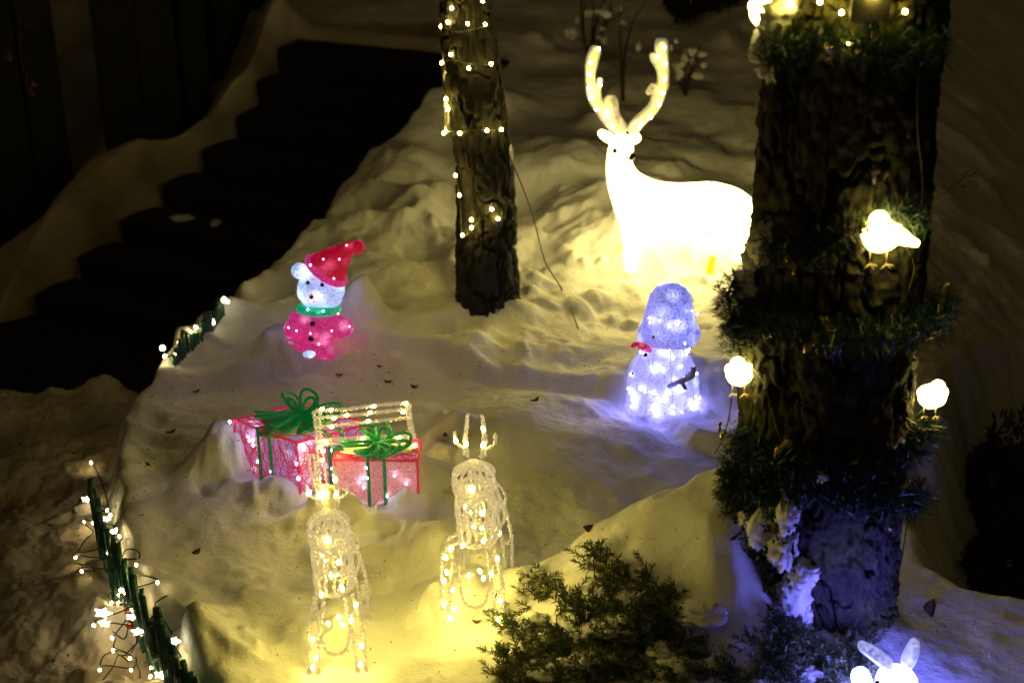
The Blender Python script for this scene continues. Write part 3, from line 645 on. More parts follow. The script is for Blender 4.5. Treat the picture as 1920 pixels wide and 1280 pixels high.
for z, r in prof[2:7:2]: wm.tube([Vector(base)+Vector((math.cos(a)*(r+.004), math.sin(a)*(r+.004), z)) for a in np.linspace(0, 2*PI, 36)], .0015, 5)
wm.build('wire_frame', 'wiregrey', sm)
hb = S(1254, 622); hz = lambda y: S(1254, y).z-hb.z
hat = lathe(hb, [(hz(632), .122), (hz(622), .121), (hz(607), .100), (hz(580), .088), (hz(555), .077), (hz(540), .058), (hz(533), .028), (hz(531), .002)], 36, .03, 4); ho = hat.build('hat', 'smhat', sm)
wm = MB()
for z, r in ((hz(612), .108), (hz(580), .091), (hz(560), .082)): wm.tube([Vector(hb)+Vector((math.cos(a)*r, math.sin(a)*r, z)) for a in np.linspace(0, 2*PI, 36)], .002, 5)
for i in range(9):
    a = 2*PI*i/9; wm.tube([Vector(hb)+Vector((math.cos(a+.1*j)*r, math.sin(a+.1*j)*r, z)) for j, (z, r) in enumerate(((hz(624), .124), (hz(600), .099), (hz(575), .089), (hz(550), .076)))], .0018, 5)
wm.build('hat_frame', 'wiregrey', ho)
nose = MB().tube(spline([S(1218, 655, -.07), S(1205, 650, -.11), S(1195, 645, -.12), S(1184, 650, -.15)], 4), [.013, .014, .015, .016, .016, .015, .014, .013, .012, .011, .010, .007, .003], 10); nose.build('carrot_nose', 'snose', sm)
for (x, y, r) in ((1225, 632, .006), (1210, 665, .009), (1186, 700, .005)):
    MB().ball(S(x, y, -.10), r).build('eye' if y < 640 else 'button', 'black', sm)
tw = MB(); tw.tube(spline([S(1255, 724, -.13), S(1275, 715, -.17), S(1298, 705, -.19), S(1300, 688, -.19)], 5), [.010]*16, 8); tw.tube([S(1278, 714, -.17), S(1285, 730, -.18)], .008, 6)
v, f = needles(np.array([list(S(1255, 724, -.13).lerp(S(1300, 700, -.19), t)) for t in rs.rand(160)]), (lambda q: q/np.linalg.norm(q, axis=1)[:, None])(rs.normal(size=(160, 3))), np.full(160, .02), .0015, rs)
tw.add(v, f); tw.build('twig_arm', plain('tinsel_arm', (.30, .28, .36), (.15, .14, .2), rough=.4, scale=60), sm)
for i in range(46):
    a = random.uniform(PI*1.02, PI*1.98); z, = [random.choice([zz(738), zz(732), zz(728), zz(718), zz(705), zz(690), zz(670), zz(650), zz(632)])]
    r = float(np.interp(z, [q[0] for q in prof], [q[1] for q in prof]))+.009
    bulb(Vector(base)+Vector((math.cos(a)*r, math.sin(a)*r, z+random.uniform(-.01, .01))), sm, 'ledb', .0038, 1.3, (random.random()-.5, 0, 1))
for i in range(12):
    a = random.uniform(PI*1.05, PI*1.95); z = random.choice([hz(622), hz(590), hz(583), hz(570)]); r = float(np.interp(z, [hz(628), hz(580), hz(555)], [.114, .10, .088]))+.005
    bulb(Vector(hb)+Vector((math.cos(a)*r, math.sin(a)*r, z)), ho, 'ledb', .0035, 1.2)

# ------------------------------------------------------------ presents
def present(label, corner, ex, ey, hh, film, squig, name='gift_box', bow_s=1.0):
    """corner: world point of the top near corner; ex, ey: edge vectors of the top; hh: height"""
    c = Vector(corner); ex = Vector(ex); ey = Vector(ey); dn = Vector((0, 0, -hh))
    t = thing(name, label, 'gift box', c+ex*.5+ey*.5+dn, 'wire gift boxes lit from inside')
    b = MB(); vs = [c, c+ex, c+ex+ey, c+ey]; q = .97; ctr = c+ex*.5+ey*.5
    vs = [ctr+(p-ctr)*q for p in vs]
    b.add(vs+[p+dn for p in vs], [(0, 1, 2, 3), (0, 4, 5, 1), (1, 5, 6, 2), (2, 6, 7, 3), (3, 7, 4, 0)]); b.build('film', film, t, False)
    fr = MB(); cs = [c, c+ex, c+ex+ey, c+ey]
    for i in range(4):
        fr.tube([cs[i], cs[(i+1) % 4]], .0045, 6); fr.tube([cs[i], cs[i]+dn], .0045, 6)
    fr.build('edge_frame', 'thread', t)
    sq = MB()
    def face(o, a, bb, nloops):
        n = a.cross(bb).normalized()
        for k in range(nloops):
            pu, pv_ = random.random(), random.random(); pts = []
            ru, rv = random.uniform(.08, .2), random.uniform(.12, .35); ph = random.random()*6
            for j in range(13):
                an = ph+j*2*PI/12; uu = min(1, max(0, pu+ru*math.cos(an)+.04*math.sin(3*an+k))); vv = min(1, max(0, pv_+rv*math.sin(an)))
                pts.append(o+a*uu+bb*vv+n*.004)
            sq.tube(pts, .0021, 4)
    face(c, ex, dn, squig); face(c+ey, -ey, dn, squig); face(c+ex, ey, dn, squig//2); face(c, ex, ey, squig//2)
    sq.build('red_mesh', 'thread', t)
    # ribbon legs and bow of green tube
    rb = MB(); mid = c+ex*.5+ey*.5
    for (o, a, s1) in ((c, ex, .42), (c, ex, .60), (c+ey, -ey, .42), (c+ey, -ey, .60)):
        e = o+a*s1; top_ = e+(mid-e)*.8+Vector((0, 0, .012)); out_ = (e-mid); out_.z = 0; out_ = out_.normalized()*.008
        rb.tube([top_, e+out_+Vector((0, 0, .008)), e+out_+dn], .0066, 7)
    rb.build('ribbon', 'bow', t)
    bw = MB(); kn = mid+Vector((0, 0, .02)); bw.ball(kn, (.022, .022, .016))
    for (ax, lift, sz) in ((-2.85, .07, .13), (-2.3, .03, .10), (-.25, .075, .13), (-.75, .03, .10), (2.2, .10, .07), (1.1, .10, .07), (-1.9, .0, .085), (-1.2, .0, .085)):
        d = Vector((math.cos(ax), math.sin(ax), 0)); sd_ = Vector((-d.y, d.x, 0)); sz *= bow_s
        for w_ in (.035, .018):
            pts = [kn+d*sz*(1-math.cos(a))/2*1.0+sd_*w_*math.sin(a)*(1-math.cos(a))*.7+Vector((0, 0, lift*.55*bow_s*(1-math.cos(a))/2*(1 if w_ > .02 else .6)+.02*math.sin(a)*(1 if w_ > .02 else .3))) for a in np.linspace(0, 2*PI, 22)]
            bw.tube(pts, .0062, 6)
    bw.build('bow', 'bow', t)
    return t, c, ex, ey, dn
g1c = PZ(556, 830, .25)
gl = PZ(438, 788, .25); gr = PZ(690, 795, .25)
t1, c, ex, ey, dn = present('wide pink and red wire gift box with green bow, left of the sleigh back', g1c, gr-g1c, gl-g1c, .27, 'giftpink', 46, bow_s=1.2)
for k in range(15):
    s_ = random.random()
    p = (c+ex*s_*.7 if k % 2 else c+ey*s_)+dn*random.uniform(.0, .8)+Vector((0, -.012, 0)); bulb(p, t1, 'ledw', .0042, 1.3)
bulb(gl+Vector((-.012, -.01, .0)), t1, 'ledw', .005, 1.2); bulb(g1c+dn*.5+Vector((0, -.012, 0)), t1, 'ledw', .006, 1.2)
g2c = PZ(625, 862, .19); g2r = PZ(782, 864, .19)
e2 = (g2r-g2c); pv2 = Vector((-e2.y, e2.x, 0))*.5
t2, c, ex, ey, dn = present('smaller red wire gift box with green bow inside the lit sleigh frame', g2c, e2, pv2, .21, 'giftred', 46, bow_s=.95)
for k in range(9):
    p = c+ex*random.random()+dn*random.uniform(.0, .7)+Vector((0, -.012, 0)); bulb(p, t2, 'ledw', .0038, 1.3)
lump(c+ex*.5+ey*.5+Vector((0, .01, .004)), (.13, .06, .022), 3).build('snow_cap', 'clump', t2)
lump(g1c+(gr-g1c)*.45+(gl-g1c)*.5+Vector((0, 0, .002)), (.12, .10, .022), 5).build('snow_cap', 'clump', t1)

# ------------------------------------------------------------ rope light sleigh
def knob(pts, r, seed=0):
    pp = along(pts, max(4, int(sum((Vector(b)-Vector(a)).length for a, b in zip(pts, pts[1:]))/.006)))
    return pp, [r*(1+.45*math.sin(i*2.1+seed)+.15*math.sin(i*.9)) for i in range(len(pp))]
def clear_tubes(mb, lists, r=.0042):
    for i, pts in enumerate(lists):
        pp, rr = knob(pts, r, i); mb.tube(pp, rr, 6)
SLY = G(700, 955).y
sl = thing('sleigh_frame', 'warm lit clear tube sleigh frame with straight back standing behind the red gift', 'sleigh', G(620, 950))
q0 = P(590, 772, SLY+.28); q1 = P(768, 755, SLY+.36); Ybk = (q0.y+q1.y)/2
K = lambda x, y, Y: P(x, y, Y)
yb0, yb1 = 4.32, 4.47
def bk(x, y): return P(x, y, yb0+(yb1-yb0)*(x-590)/180.)
rails = [[bk(590, 770), bk(640, 768), bk(700, 760), bk(768, 754)], [bk(592, 783), bk(660, 778), bk(768, 766)], [bk(594, 800), bk(700, 790), bk(770, 782)], [bk(594, 826), bk(640, 822), bk(700, 818), bk(780, 815)], [bk(596, 836), bk(690, 824), bk(780, 822)]]
sides = [[bk(588, 770), bk(592, 800), P(596, 850, yb0-.03), P(600, 900, yb0-.06), P(607, 945, yb0-.10)], [bk(600, 772), bk(600, 800), P(606, 850, yb0-.03), P(612, 900, yb0-.06), P(618, 945, yb0-.10)],
         [bk(768, 755), bk(771, 790), bk(778, 820), P(786, 850, yb1-.05), P(790, 880, yb1-.1)], [bk(762, 758), bk(766, 790), bk(772, 820), P(778, 850, yb1-.04), P(784, 880, yb1-.1)],
         [P(578, 856, yb0-.05), P(584, 890, yb0-.07), P(592, 920, yb0-.09), P(600, 948, yb0-.10)], [P(590, 862, yb0-.05), P(592, 900, yb0-.07), P(600, 930, yb0-.09)], [P(578, 856, yb0-.05), P(584, 852, yb0-.05), P(590, 862, yb0-.05)]]
bks = MB(); clear_tubes(bks, [spline(x, 4) for x in rails], .0062); bks.build('back_rail', 'wireclear', sl)
for grp in ((0, 1), (2, 3), (4, 5, 6)):
    sds = MB(); clear_tubes(sds, [spline(sides[x], 4) for x in grp], .0062); sds.build('side_frame', 'wireclear', sl)
rn = MB(); clear_tubes(rn, [spline([P(607, 948, yb0-.10), P(640, 965, yb0-.12), P(700, 975, yb0-.12)], 4), spline([P(600, 948, yb0-.10), P(588, 980, yb0-.2)], 4)], .004)
rn.build('runner', 'wireclear', sl)
for (x, y) in [(760, 756), (700, 762), (694, 773), (756, 772), (650, 778), (690, 789), (626, 784), (622, 800), (604, 766), (604, 826), (612, 828), (680, 822), (748, 820), (768, 828), (778, 834), (783, 852), (790, 862), (600, 838), (604, 862), (598, 897), (606, 845), (620, 768)]:
    Yv = yb0+(yb1-yb0)*(x-590)/180.-.008 if y < 830 else (yb0-.07 if x < 650 else yb1-.08)
    bulb(P(x, y, Yv), sl, 'led', .0050, 1.5, (1, 0, .3))
bulb(P(606, 927, yb0-.11), sl, 'ledbig', .009, 1.3)

# ------------------------------------------------------------ wire reindeer (facing the camera)
def wire_deer(loc, label, sc_, rot, raised, head_w=1.0, seed=1):
    t = thing('wire_reindeer', label, 'reindeer figure', loc, 'small clear wire reindeer with warm bulbs')
    rnd = random.Random(seed); Lc = Vector(loc)
    R = Matrix.Rotation(rot, 3, 'Z')
    X = lambda x, y, z: Lc+R@(Vector((x, y, z))*sc_)
    # head
    hd = []; hz_, hx, hr = .505, .060*head_w, .058
    for k in range(7):
        a = PI*k/7; hd.append([X(hx*math.cos(a)*math.sin(b), -.01-.075*math.sin(a)*math.sin(b)*(1 if math.sin(b) > 0 else .5), hz_+hr*math.cos(b)-.015*abs(math.sin(b))) for b in np.linspace(0, 2*PI, 26)])
    for zf in (-.6, -.2, .3):
        rr = math.sqrt(1-zf*zf); hd.append([X(hx*rr*math.cos(a), -.01-.07*rr*math.sin(a), hz_+hr*zf) for a in np.linspace(0, 2*PI, 24)])
    hd.append([X(.028*math.cos(a), -.095, hz_-.028+.018*math.sin(a)) for a in np.linspace(0, 2*PI, 16)])
    for sx in (-1, 1): hd.append([X(sx*.03, -.07, hz_+.02), X(sx*.024, -.095, hz_-.01), X(0, -.10, hz_-.045)])
    b = MB(); clear_tubes(b, hd, .0038*sc_); b.build('head', 'wireclear', t)
    # neck and chest
    nk = []
    for k in range(13):
        a = 2*PI*k/13
        nk.append(spline([X(.050*math.cos(a), .0+.05*math.sin(a), .46), X(.058*math.cos(a), .03+.06*math.sin(a), .38), X(.046*math.cos(a), .03+.06*math.sin(a), .29)], 5))
    for z, r in ((.45, .052), (.29, .048), (.285, .05), (.37, .058)): nk.append([X(r*math.cos(a), .03+1.2*r*math.sin(a), z) for a in np.linspace(0, 2*PI, 20)])
    b = MB(); clear_tubes(b, nk, .0041*sc_); b.build('neck', 'wireclear', t)
    # barrel
    bd = []
    for yy, r in ((.06, .06), (.15, .07), (.25, .062)): bd.append([X(r*math.cos(a), yy, .285+r*.95*math.sin(a)) for a in np.linspace(0, 2*PI, 22)])
    for k in range(9):
        a = 2*PI*k/9; bd.append(spline([X(.045*math.cos(a), .03, .29+.04*math.sin(a)), X(.07*math.cos(a), .15, .285+.066*math.sin(a)), X(.03*math.cos(a), .29, .29+.03*math.sin(a))], 5))
    bd.append(spline([X(-.05, -.01, .22), X(-.035, -.03, .11), X(0, -.035, .085), X(.035, -.03, .11), X(.05, -.01, .22)], 6))
    b = MB(); clear_tubes(b, bd, .0041*sc_); b.build('body', 'wireclear', t)
    # legs
    for (sx, y0, up) in ((-1, 0, raised), (1, 0, False), (-1, .26, False), (1, .26, False)):
        b = MB(); lg = []
        if up:
            kx, ky, kz = sx*.066, -.10, .30; fx, fy, fz = sx*.076, -.11, .12
            for o_ in (-.014, .014): lg.append(spline([X(sx*.045, 0, .30+o_), X(sx*.075, -.06, .31+o_), X(kx+o_, ky, kz), X(sx*.072+o_, ky, .21), X(fx+o_*.6, fy, fz)], 5))
        else:
            for o_ in (-.016, .016): lg.append(spline([X(sx*.04+o_*.8, y0, .27), X(sx*.062+o_, y0, .15), X(sx*.07+o_*.7, y0-.01, .03), X(sx*.072+o_*1.1, y0-.02, -.03)], 5))
            lg.append([X(sx*.055, y0, .12), X(sx*.075, y0, .12)])
        clear_tubes(b, lg, .0052*sc_); b.build('leg', 'wireclear', t)
    # antlers
    for sx in (-1, 1):
        b = MB(); an = [spline([X(sx*.018, .01, .555), X(sx*.024, .02, .61), X(sx*.020, .03, .685), X(sx*.030, .03, .61), X(sx*.03, .01, .56)], 5), spline([X(sx*.025, .02, .58), X(sx*.055, .02, .60), X(sx*.056, .025, .635)], 4)]
        clear_tubes(b, an, .0045*sc_); b.build('antler', 'wireclear', t)
    pts = [X(0, -.085, hz_+.01), X(-.02, -.04, .43), X(.025, -.04, .41), X(.0, -.03, .36), X(-.03, -.04, .30), X(.03, -.04, .32), X(.065, -.01, .24), X(.05, -.03, .20), X(-.02, 0, .17), X(.02, .02, .15), X(-.06, -.03, .07), X(-.07, -.04, .045), X(.07, -.04, .05), X(.075, -.03, .11), X(-.066, -.02, .13), X(.024, .01, .60), X(-.024, .01, .60), X(0, -.03, .47), X(.0, .15, .24), X(-.04, .2, .26), X(.04, .25, .16), X(.0, .1, .12), X(-.052, .01, .61), X(.024, .02, .645)]
    if raised: pts += [X(-.068, -.12, .31), X(-.056, -.09, .32), X(-.074, -.12, .23), X(-.076, -.12, .15), X(-.066, -.12, .26)]
    for p in pts: bulb(p, t, 'led', .0048*sc_, 1.7, (rnd.random()-.5, 0, 1))
    return t
g = G(632, 1268)
wd1 = wire_deer(g+Vector((0, .03, .0)), 'clear wire reindeer with warm bulbs nearest the fence, in front of the sleigh', .99, .05, False, 1.0, 1)
g = G(893, 1170)
wd2 = wire_deer(g+Vector((0, .0, .0)), 'clear wire reindeer with one raised foreleg, closest to the fir bush', 1.05, -.10, True, 1.0, 2)

# ------------------------------------------------------------ birds clipped on the big trunk
def bird(px, py, s_, face, label, Yd=0.0, tail=True, side=0):
    p, n = on_trunk(px, py, .03)
    c = P(px, py, p.y+Yd); t = thing('glowing_bird', label, 'bird ornament', c-Vector((0, 0, .05*s_)), 'glowing birds clipped on the big trunk')
    b = MB(); fx = face
    b.ball(c, (.040*s_, .036*s_, .036*s_), 20, 14, noise=.06)
    b.ball(c+Vector((fx*.010*s_*(-1), -.012*s_, .034*s_)), (.021*s_, .020*s_, .021*s_), 16, 12)
    if side:
        b.tube(spline([c+Vector((side*.025, 0, .004))*s_, c+Vector((side*.055, 0, -.012))*s_, c+Vector((side*.078, .0, -.020))*s_], 4), [.022*s_, .020*s_, .018*s_, .016*s_, .013*s_, .011*s_, .010*s_, .008*s_, .006*s_], 8)
    b.build('body', 'bird', t)
    if not side: 
        for wx_ in (-.030, .030): MB().ball(c+Vector((wx_*s_, -.004, .014*s_)), (.014*s_, .012*s_, .016*s_)).build('wing', 'bird', t)
    for (ex, r) in ((-.006*fx+.012, .0035), (-.006*fx-.010, .0022)):
        MB().ball(c+Vector((ex*s_-fx*.004, -.034*s_, .036*s_)), r*s_).build('eye', plain('bird_eye', (.08, .02, .005), rough=.3) if 'bird_eye' not in bpy.data.materials else bpy.data.materials['bird_eye'], t)
    for lx in (-.018, .016):
        b = MB(); a = c+Vector((lx*s_, 0, -.030*s_)); f_ = c+Vector((lx*s_, -.006, -.062*s_))
        b.tube([a, f_], .0014, 5)
        for dx, dz in ((-.012, -.010), (.010, -.010), (.014, -.002)): b.tube([f_, f_+Vector((dx*s_, -.006, dz*s_))], .0014, 5)
        b.build('leg', 'leg', t)
    return t, c
bird(1387, 699, 1.0, 1, 'round glowing bird on the left edge of the big trunk beside the snowman', -.02)
bird(1747, 742, 1.0, -1, 'round glowing bird on the right edge of the big trunk above the lowest garland', .0)
bird(1652, 440, 1.25, 1, 'long tailed glowing bird on the upper garland beside a pine cone', -.02, side=1)
tb, c = bird(1438, 22, 1.1, 1, 'glowing bird at the top left of the big trunk on a snow lump', -.03)

# ------------------------------------------------------------ garlands
def garland(pts, label, seed, needle=.034, dens=95, r0=.022, fall=None):
    rs = np.random.RandomState(seed); pts = spline(pts, 8)
    t = thing('pine_garland', label, 'garland', pts[len(pts)//2], 'artificial pine garlands around the big trunk')
    L_ = sum((b-a).length for a, b in zip(pts, pts[1:])); n = int(L_*100*dens); cp = np.array([list(p) for p in pts])
    u = rs.rand(n)*(len(pts)-1); i = np.minimum(u.astype(int), len(pts)-2); fr = (u-i)[:, None]
    c = cp[i]*(1-fr)+cp[i+1]*fr; d = rs.normal(size=(n, 3)); tng = cp[i+1]-cp[i]; tng /= np.linalg.norm(tng, axis=1)[:, None]+1e-9
    d = d-(d*tng).sum(1)[:, None]*tng*.6; d /= np.linalg.norm(d, axis=1)[:, None]; c = c+.026*np.stack([np.sin(u*3+seed), np.cos(u*2.2), np.sin(u*4.1+1)], 1)
    # tufts: twist into clumps
    ph = np.sin(u*2.3+seed)*.5+np.sin(u*5.1)*.3; L = needle*(.5+.9*rs.rand(n)+.35*ph)
    base = c+d*r0*.25*rs.rand(n)[:, None]
    v, f = needles(base, d, L, .0011, rs); b = MB(); b.v = [tuple(q) for q in v]; b.f = f; b.build('needles', 'green', t, False)
    MB().tube(pts, .004, 6).build('core_wire', 'wire', t)
    return t, pts
def ring(rows, dr=.05, y_add=0):
    out = []; rr_ = []
    for (a, b), (c, d) in zip(rows, rows[1:]): rr_ += [(a+(c-a)*k/3, b+(d-b)*k/3) for k in range(3)]
    for (px, py) in rr_+[rows[-1]]:
        p, n = on_trunk(px, py, dr); out.append(p)
    return out
iv = thing('ivy_mat', 'dark leafy growth covering the lower left side of the big trunk', 'ivy', on_trunk(1430, 1050, .02)[0])
ib = MB(); vv = []; rs9 = np.random.RandomState(9)
for q in range(1500):
    px, py = random.uniform(1352, 1500), random.uniform(850, 1190)
    if px > 1500-(py-860)*.05 or px < 1352+max(0, py-930)*.42: continue
    p, n = on_trunk(px, py, random.uniform(.02, .085)); d = Vector((random.gauss(0, 1), -abs(random.gauss(0, 1)), random.gauss(0, 1))).normalized(); merge(ib, leafmb(p, d, random.uniform(.014, .032), random.uniform(.003, .007)))
ib.build('leaves', 'green', iv, False)
gA, pA = garland(ring([(1445, 105), (1480, 92), (1550, 84), (1620, 88), (1700, 96), (1765, 90)]), 'topmost green garland around the big trunk, under the small lantern', 1, .038, 75)
gB, pB = garland(ring([(1440, 470), (1500, 470), (1560, 452), (1620, 425), (1690, 400), (1730, 405)]), 'sparse green garland behind the long tailed bird', 2, .036, 60)
gC, pC = garland(ring([(1385, 640), (1390, 590), (1440, 600), (1520, 622), (1600, 632), (1690, 628), (1755, 600), (1770, 560)]), 'middle green garland around the big trunk above both round birds', 3, .038, 80)
gD, pD = garland(ring([(1385, 820), (1410, 850), (1480, 872), (1560, 890), (1640, 890), (1700, 850), (1740, 800)]), 'wide lower green garland with a silver gift in its middle', 4, .042, 76)
gE, pE = garland(ring([(1370, 880), (1390, 920), (1450, 905), (1530, 920), (1620, 935), (1690, 945), (1725, 925)]), 'lowest dark green garland around the big trunk, over the blue lit bark', 5, .042, 70)
gF, pF = garland([P(1380, 520, 3.62), P(1365, 555, 3.6), P(1372, 600, 3.6), P(1378, 660, 3.6)], 'short hanging end of green garland on the left side of the big trunk', 6, .026, 60)
gG, pG = garland([P(1385, 850, 3.60), P(1370, 900, 3.60), P(1372, 950, 3.62), P(1395, 1000, 3.64), P(1420, 1060, 3.64), P(1450, 1110, 3.62)], 'loose dark garland end trailing down the snowy left side of the trunk', 7, .030, 70)
# gold foil bits as parts of the garlands
def foil(par, px, py, s_, a, mat='gold'):
    p, n = on_trunk(px, py, .07); b = MB(); R = Euler((random.uniform(-.5, .5), a, random.uniform(-.6, .6)))
    Rm = R.to_matrix(); w_ = .010*s_; l_ = .028*s_
    prof_ = [(-1, .3), (-.5, 1), (0, .8), (.5, 1.1), (1, .2)]
    vs = [p+Rm@Vector((x*w_*r, .004*math.sin(3*z+x), z*l_)) for z, r in prof_ for x in (-1, 0, 1)]
    b.add(vs, [(i*3+k, i*3+k+1, i*3+k+4, i*3+k+3) for i in range(4) for k in range(2)])
    o = b.build('foil_leaf', mat, par); sdm = o.modifiers.new('solid', 'SOLIDIFY'); sdm.thickness = .0012
for par, lst in ((gA, [(1720, 85, .6, .8), (1640, 72, .5, .9), (1600, 95, .5, 0), (1700, 105, .5, 1.2)]), (gB, [(1478, 450, .8, .7), (1480, 492, .9, -.9), (1490, 505, .6, .2), (1545, 475, .5, .1), (1598, 437, 1, 1.4), (1603, 430, .8, 1.2)]),
                 (gC, [(1550, 610, 1, -.5), (1520, 645, 1.1, .5), (1540, 640, .9, -.8), (1772, 545, .9, .3), (1768, 570, .6, 0), (1710, 617, .5, .7), (1672, 604, .4, .6), (1500, 630, .5, 0)]),
                 (gD, [(1468, 838, 1.1, .8), (1690, 815, 1.2, -.2), (1685, 830, 1, .3), (1355, 815, .8, .4), (1600, 868, .5, 1), (1350, 800, .6, .2)]), (gE, [(1700, 905, .6, .6), (1732, 903, .6, .2), (1690, 955, .7, .1), (1670, 985, .5, .3)])):
    for (x, y, s_, a) in lst: foil(par, x, y, s_, a)
# small hung gifts, cone, lantern, dry leaf sprig, fairy lights at the top
def hung_gift(px, py, label, mat):
    p, n = on_trunk(px, py, .075); t = thing('foil_gift', label, 'gift ornament', p, 'tiny foil gift ornaments on the garlands')
    MB().box(p, (.030, .022, .030), Euler((.2, .05, .15))).build('parcel', mat, t, False, .003)
    b = MB(); b.box(p, (.006, .0245, .0325), Euler((.2, .05, .15))); b.box(p, (.0325, .0245, .006), Euler((.2, .05, .15))); b.build('ribbon', 'gold' if mat == 'silver' else 'silver', t, False)
hung_gift(1550, 98, 'tiny gold foil gift hanging on the topmost garland', 'gold'); hung_gift(1540, 893, 'tiny silver foil gift hanging on the lower garland', 'silver')
p, n = on_trunk(1607, 460, .045); b = MB()
for j in range(9):
    for k in range(9):
        a = 2*PI*k/9+j*.35; z = .022-j*.0052; r = .017*math.sin(PI*(j+1)/10.5)**.6
        b.ball(p+Vector((math.cos(a)*r, math.sin(a)*r, z)), (.006, .006, .0035), 7, 5)
b.ball(p, (.012, .012, .022)); tag(b.build('pine_cone', 'cone'), 'small brown gold cone hanging left of the long tailed bird', 'pine cone')
pb, n = on_trunk(1632, 22, .10)
lt = thing('small_lantern', 'small dark square lantern box at the top of the big trunk with a lit bulb', 'lantern', pb)
MB().box(pb+Vector((0, 0, .045)), (.092, .02, .135), Euler((.05, 0, 0))).build('box', 'boxd', lt, False, .003)
MB().tube([pb+Vector((0, -.02, .038))+Vector((math.cos(a)*.010, 0, math.sin(a)*.010)) for a in np.linspace(0, 2*PI, 16)], .0012, 5).build('bulb_ring', 'wire', lt)
bulb(pb+Vector((0, -.022, .042)), lt, 'ledbig', .0065, 1)
tf = thing('trunk_fairy_lights', 'short warm fairy light string at the top of the big trunk', 'fairy lights', on_trunk(1550, 10, .03)[0])
tp = [on_trunk(x, y, .035)[0] for x, y in [(1420, 30), (1484, 7), (1537, 6), (1578, 24), (1640, 60), (1697, 22), (1760, 10)]]
MB().tube(spline(tp, 5), .002, 5).build('wire', 'wire', tf)
for (x, y) in [(1484, 7), (1537, 4), (1578, 24), (1697, 22), (1591, 84), (1540, -30), (1600, -25), (1500, -20)]: bulb(on_trunk(x, y, .045)[0], tf, 'ledbig', .0048, 1.1)
def leaf_thing(b, name, mat, label, cat, group=None, par=None):
    o = b.build(name, mat, par); sdm = o.modifiers.new('solid', 'SOLIDIFY'); sdm.thickness = .0012
    if label: tag(o, label, cat, group)
    return o
p, n = on_trunk(1775, 350, .02); q = P(1795, 345, p.y)
ls = thing('leaf_sprig', 'small sprig of dry leaves sticking out right of the big trunk', 'sprig', q)
MB().tube(spline([P(1765, 365, p.y), q, P(1815, 320, p.y)], 4), .0015, 5).build('stem', 'twig', ls)
for (x, y, dx, dz, l_) in ((1800, 330, .8, .35, .045), (1793, 338, .4, -.5, .022), (1798, 345, .9, -.1, .02), (1780, 352, -.6, .2, .02)): leaf_thing(leafmb(P(x, y, p.y), (dx, -.1, dz), l_, .008), 'leaf', 'yleaf', None, None, None, ls)
ls2 = thing('leaf_sprig', 'pale leaf sprig on the right end of the topmost garland', 'sprig', P(1750, 80, p.y))
for (x, y, dx, dz, l_) in ((1748, 75, .25, 1, .032), (1760, 78, .9, .3, .03), (1765, 80, 1, .0, .028)): leaf_thing(leafmb(P(x, y, p.y-.02), (dx, -.1, dz), l_, .006), 'leaf', 'yleaf', None, None, None, ls2)

# cables
def cable(pts, r, mat, label, name='cable'):
    tag(MB().tube(spline(pts, 6), r, 5).build(name, mat), label, 'cable')
cable([P(958, 300, sb.y-.1), P(985, 365, sb.y-.12), P(1003, 420, sb.y-.14), P(1022, 490, sb.y-.2), G(1050, 545, .02), G(1070, 585, .01), G(1090, 628, -.01)], .0028, 'twig', 'thin brown cord hanging from the slim trunk down to the snow')
def tc_(pts, r, mat, label, dr=.015): cable([on_trunk(x, y, dr)[0] for x, y in pts], r, mat, label)
tc_([(1412, 690), (1430, 715), (1445, 760), (1455, 800), (1475, 850)], .0018, 'cwire', 'pale thin cable running down from the left round bird')
tc_([(1715, 445), (1728, 380), (1728, 320), (1720, 240), (1722, 130)], .0016, 'cwire', 'pale thin cable running up from the long tailed bird')
tc_([(1700, 465), (1714, 500), (1705, 540), (1695, 580), (1700, 640), (1715, 670)], .0014, 'cwire', 'pale thin cable curling down from the long tailed bird')
tc_([(1745, 790), (1725, 830), (1700, 850)], .0018, 'cwire', 'short pale cable under the right round bird')
tc_([(1705, 740), (1690, 790), (1660, 820), (1650, 860)], .0014, 'wire', 'dark cable between the right bird and the lower garland')
cable([P(1700, 985, 3.70), P(1690, 1050, 3.72), P(1672, 1120, 3.70), P(1655, 1180, 3.66), G(1640, 1215, .005)], .0022, 'wire', 'black cable hanging along the right side of the blue lit trunk base')
cable([P(1372, 745, 3.60), P(1365, 790, 3.60), P(1352, 830, 3.60), P(1340, 850, 3.62)], .0020, 'wire', 'black cable below the left round bird')

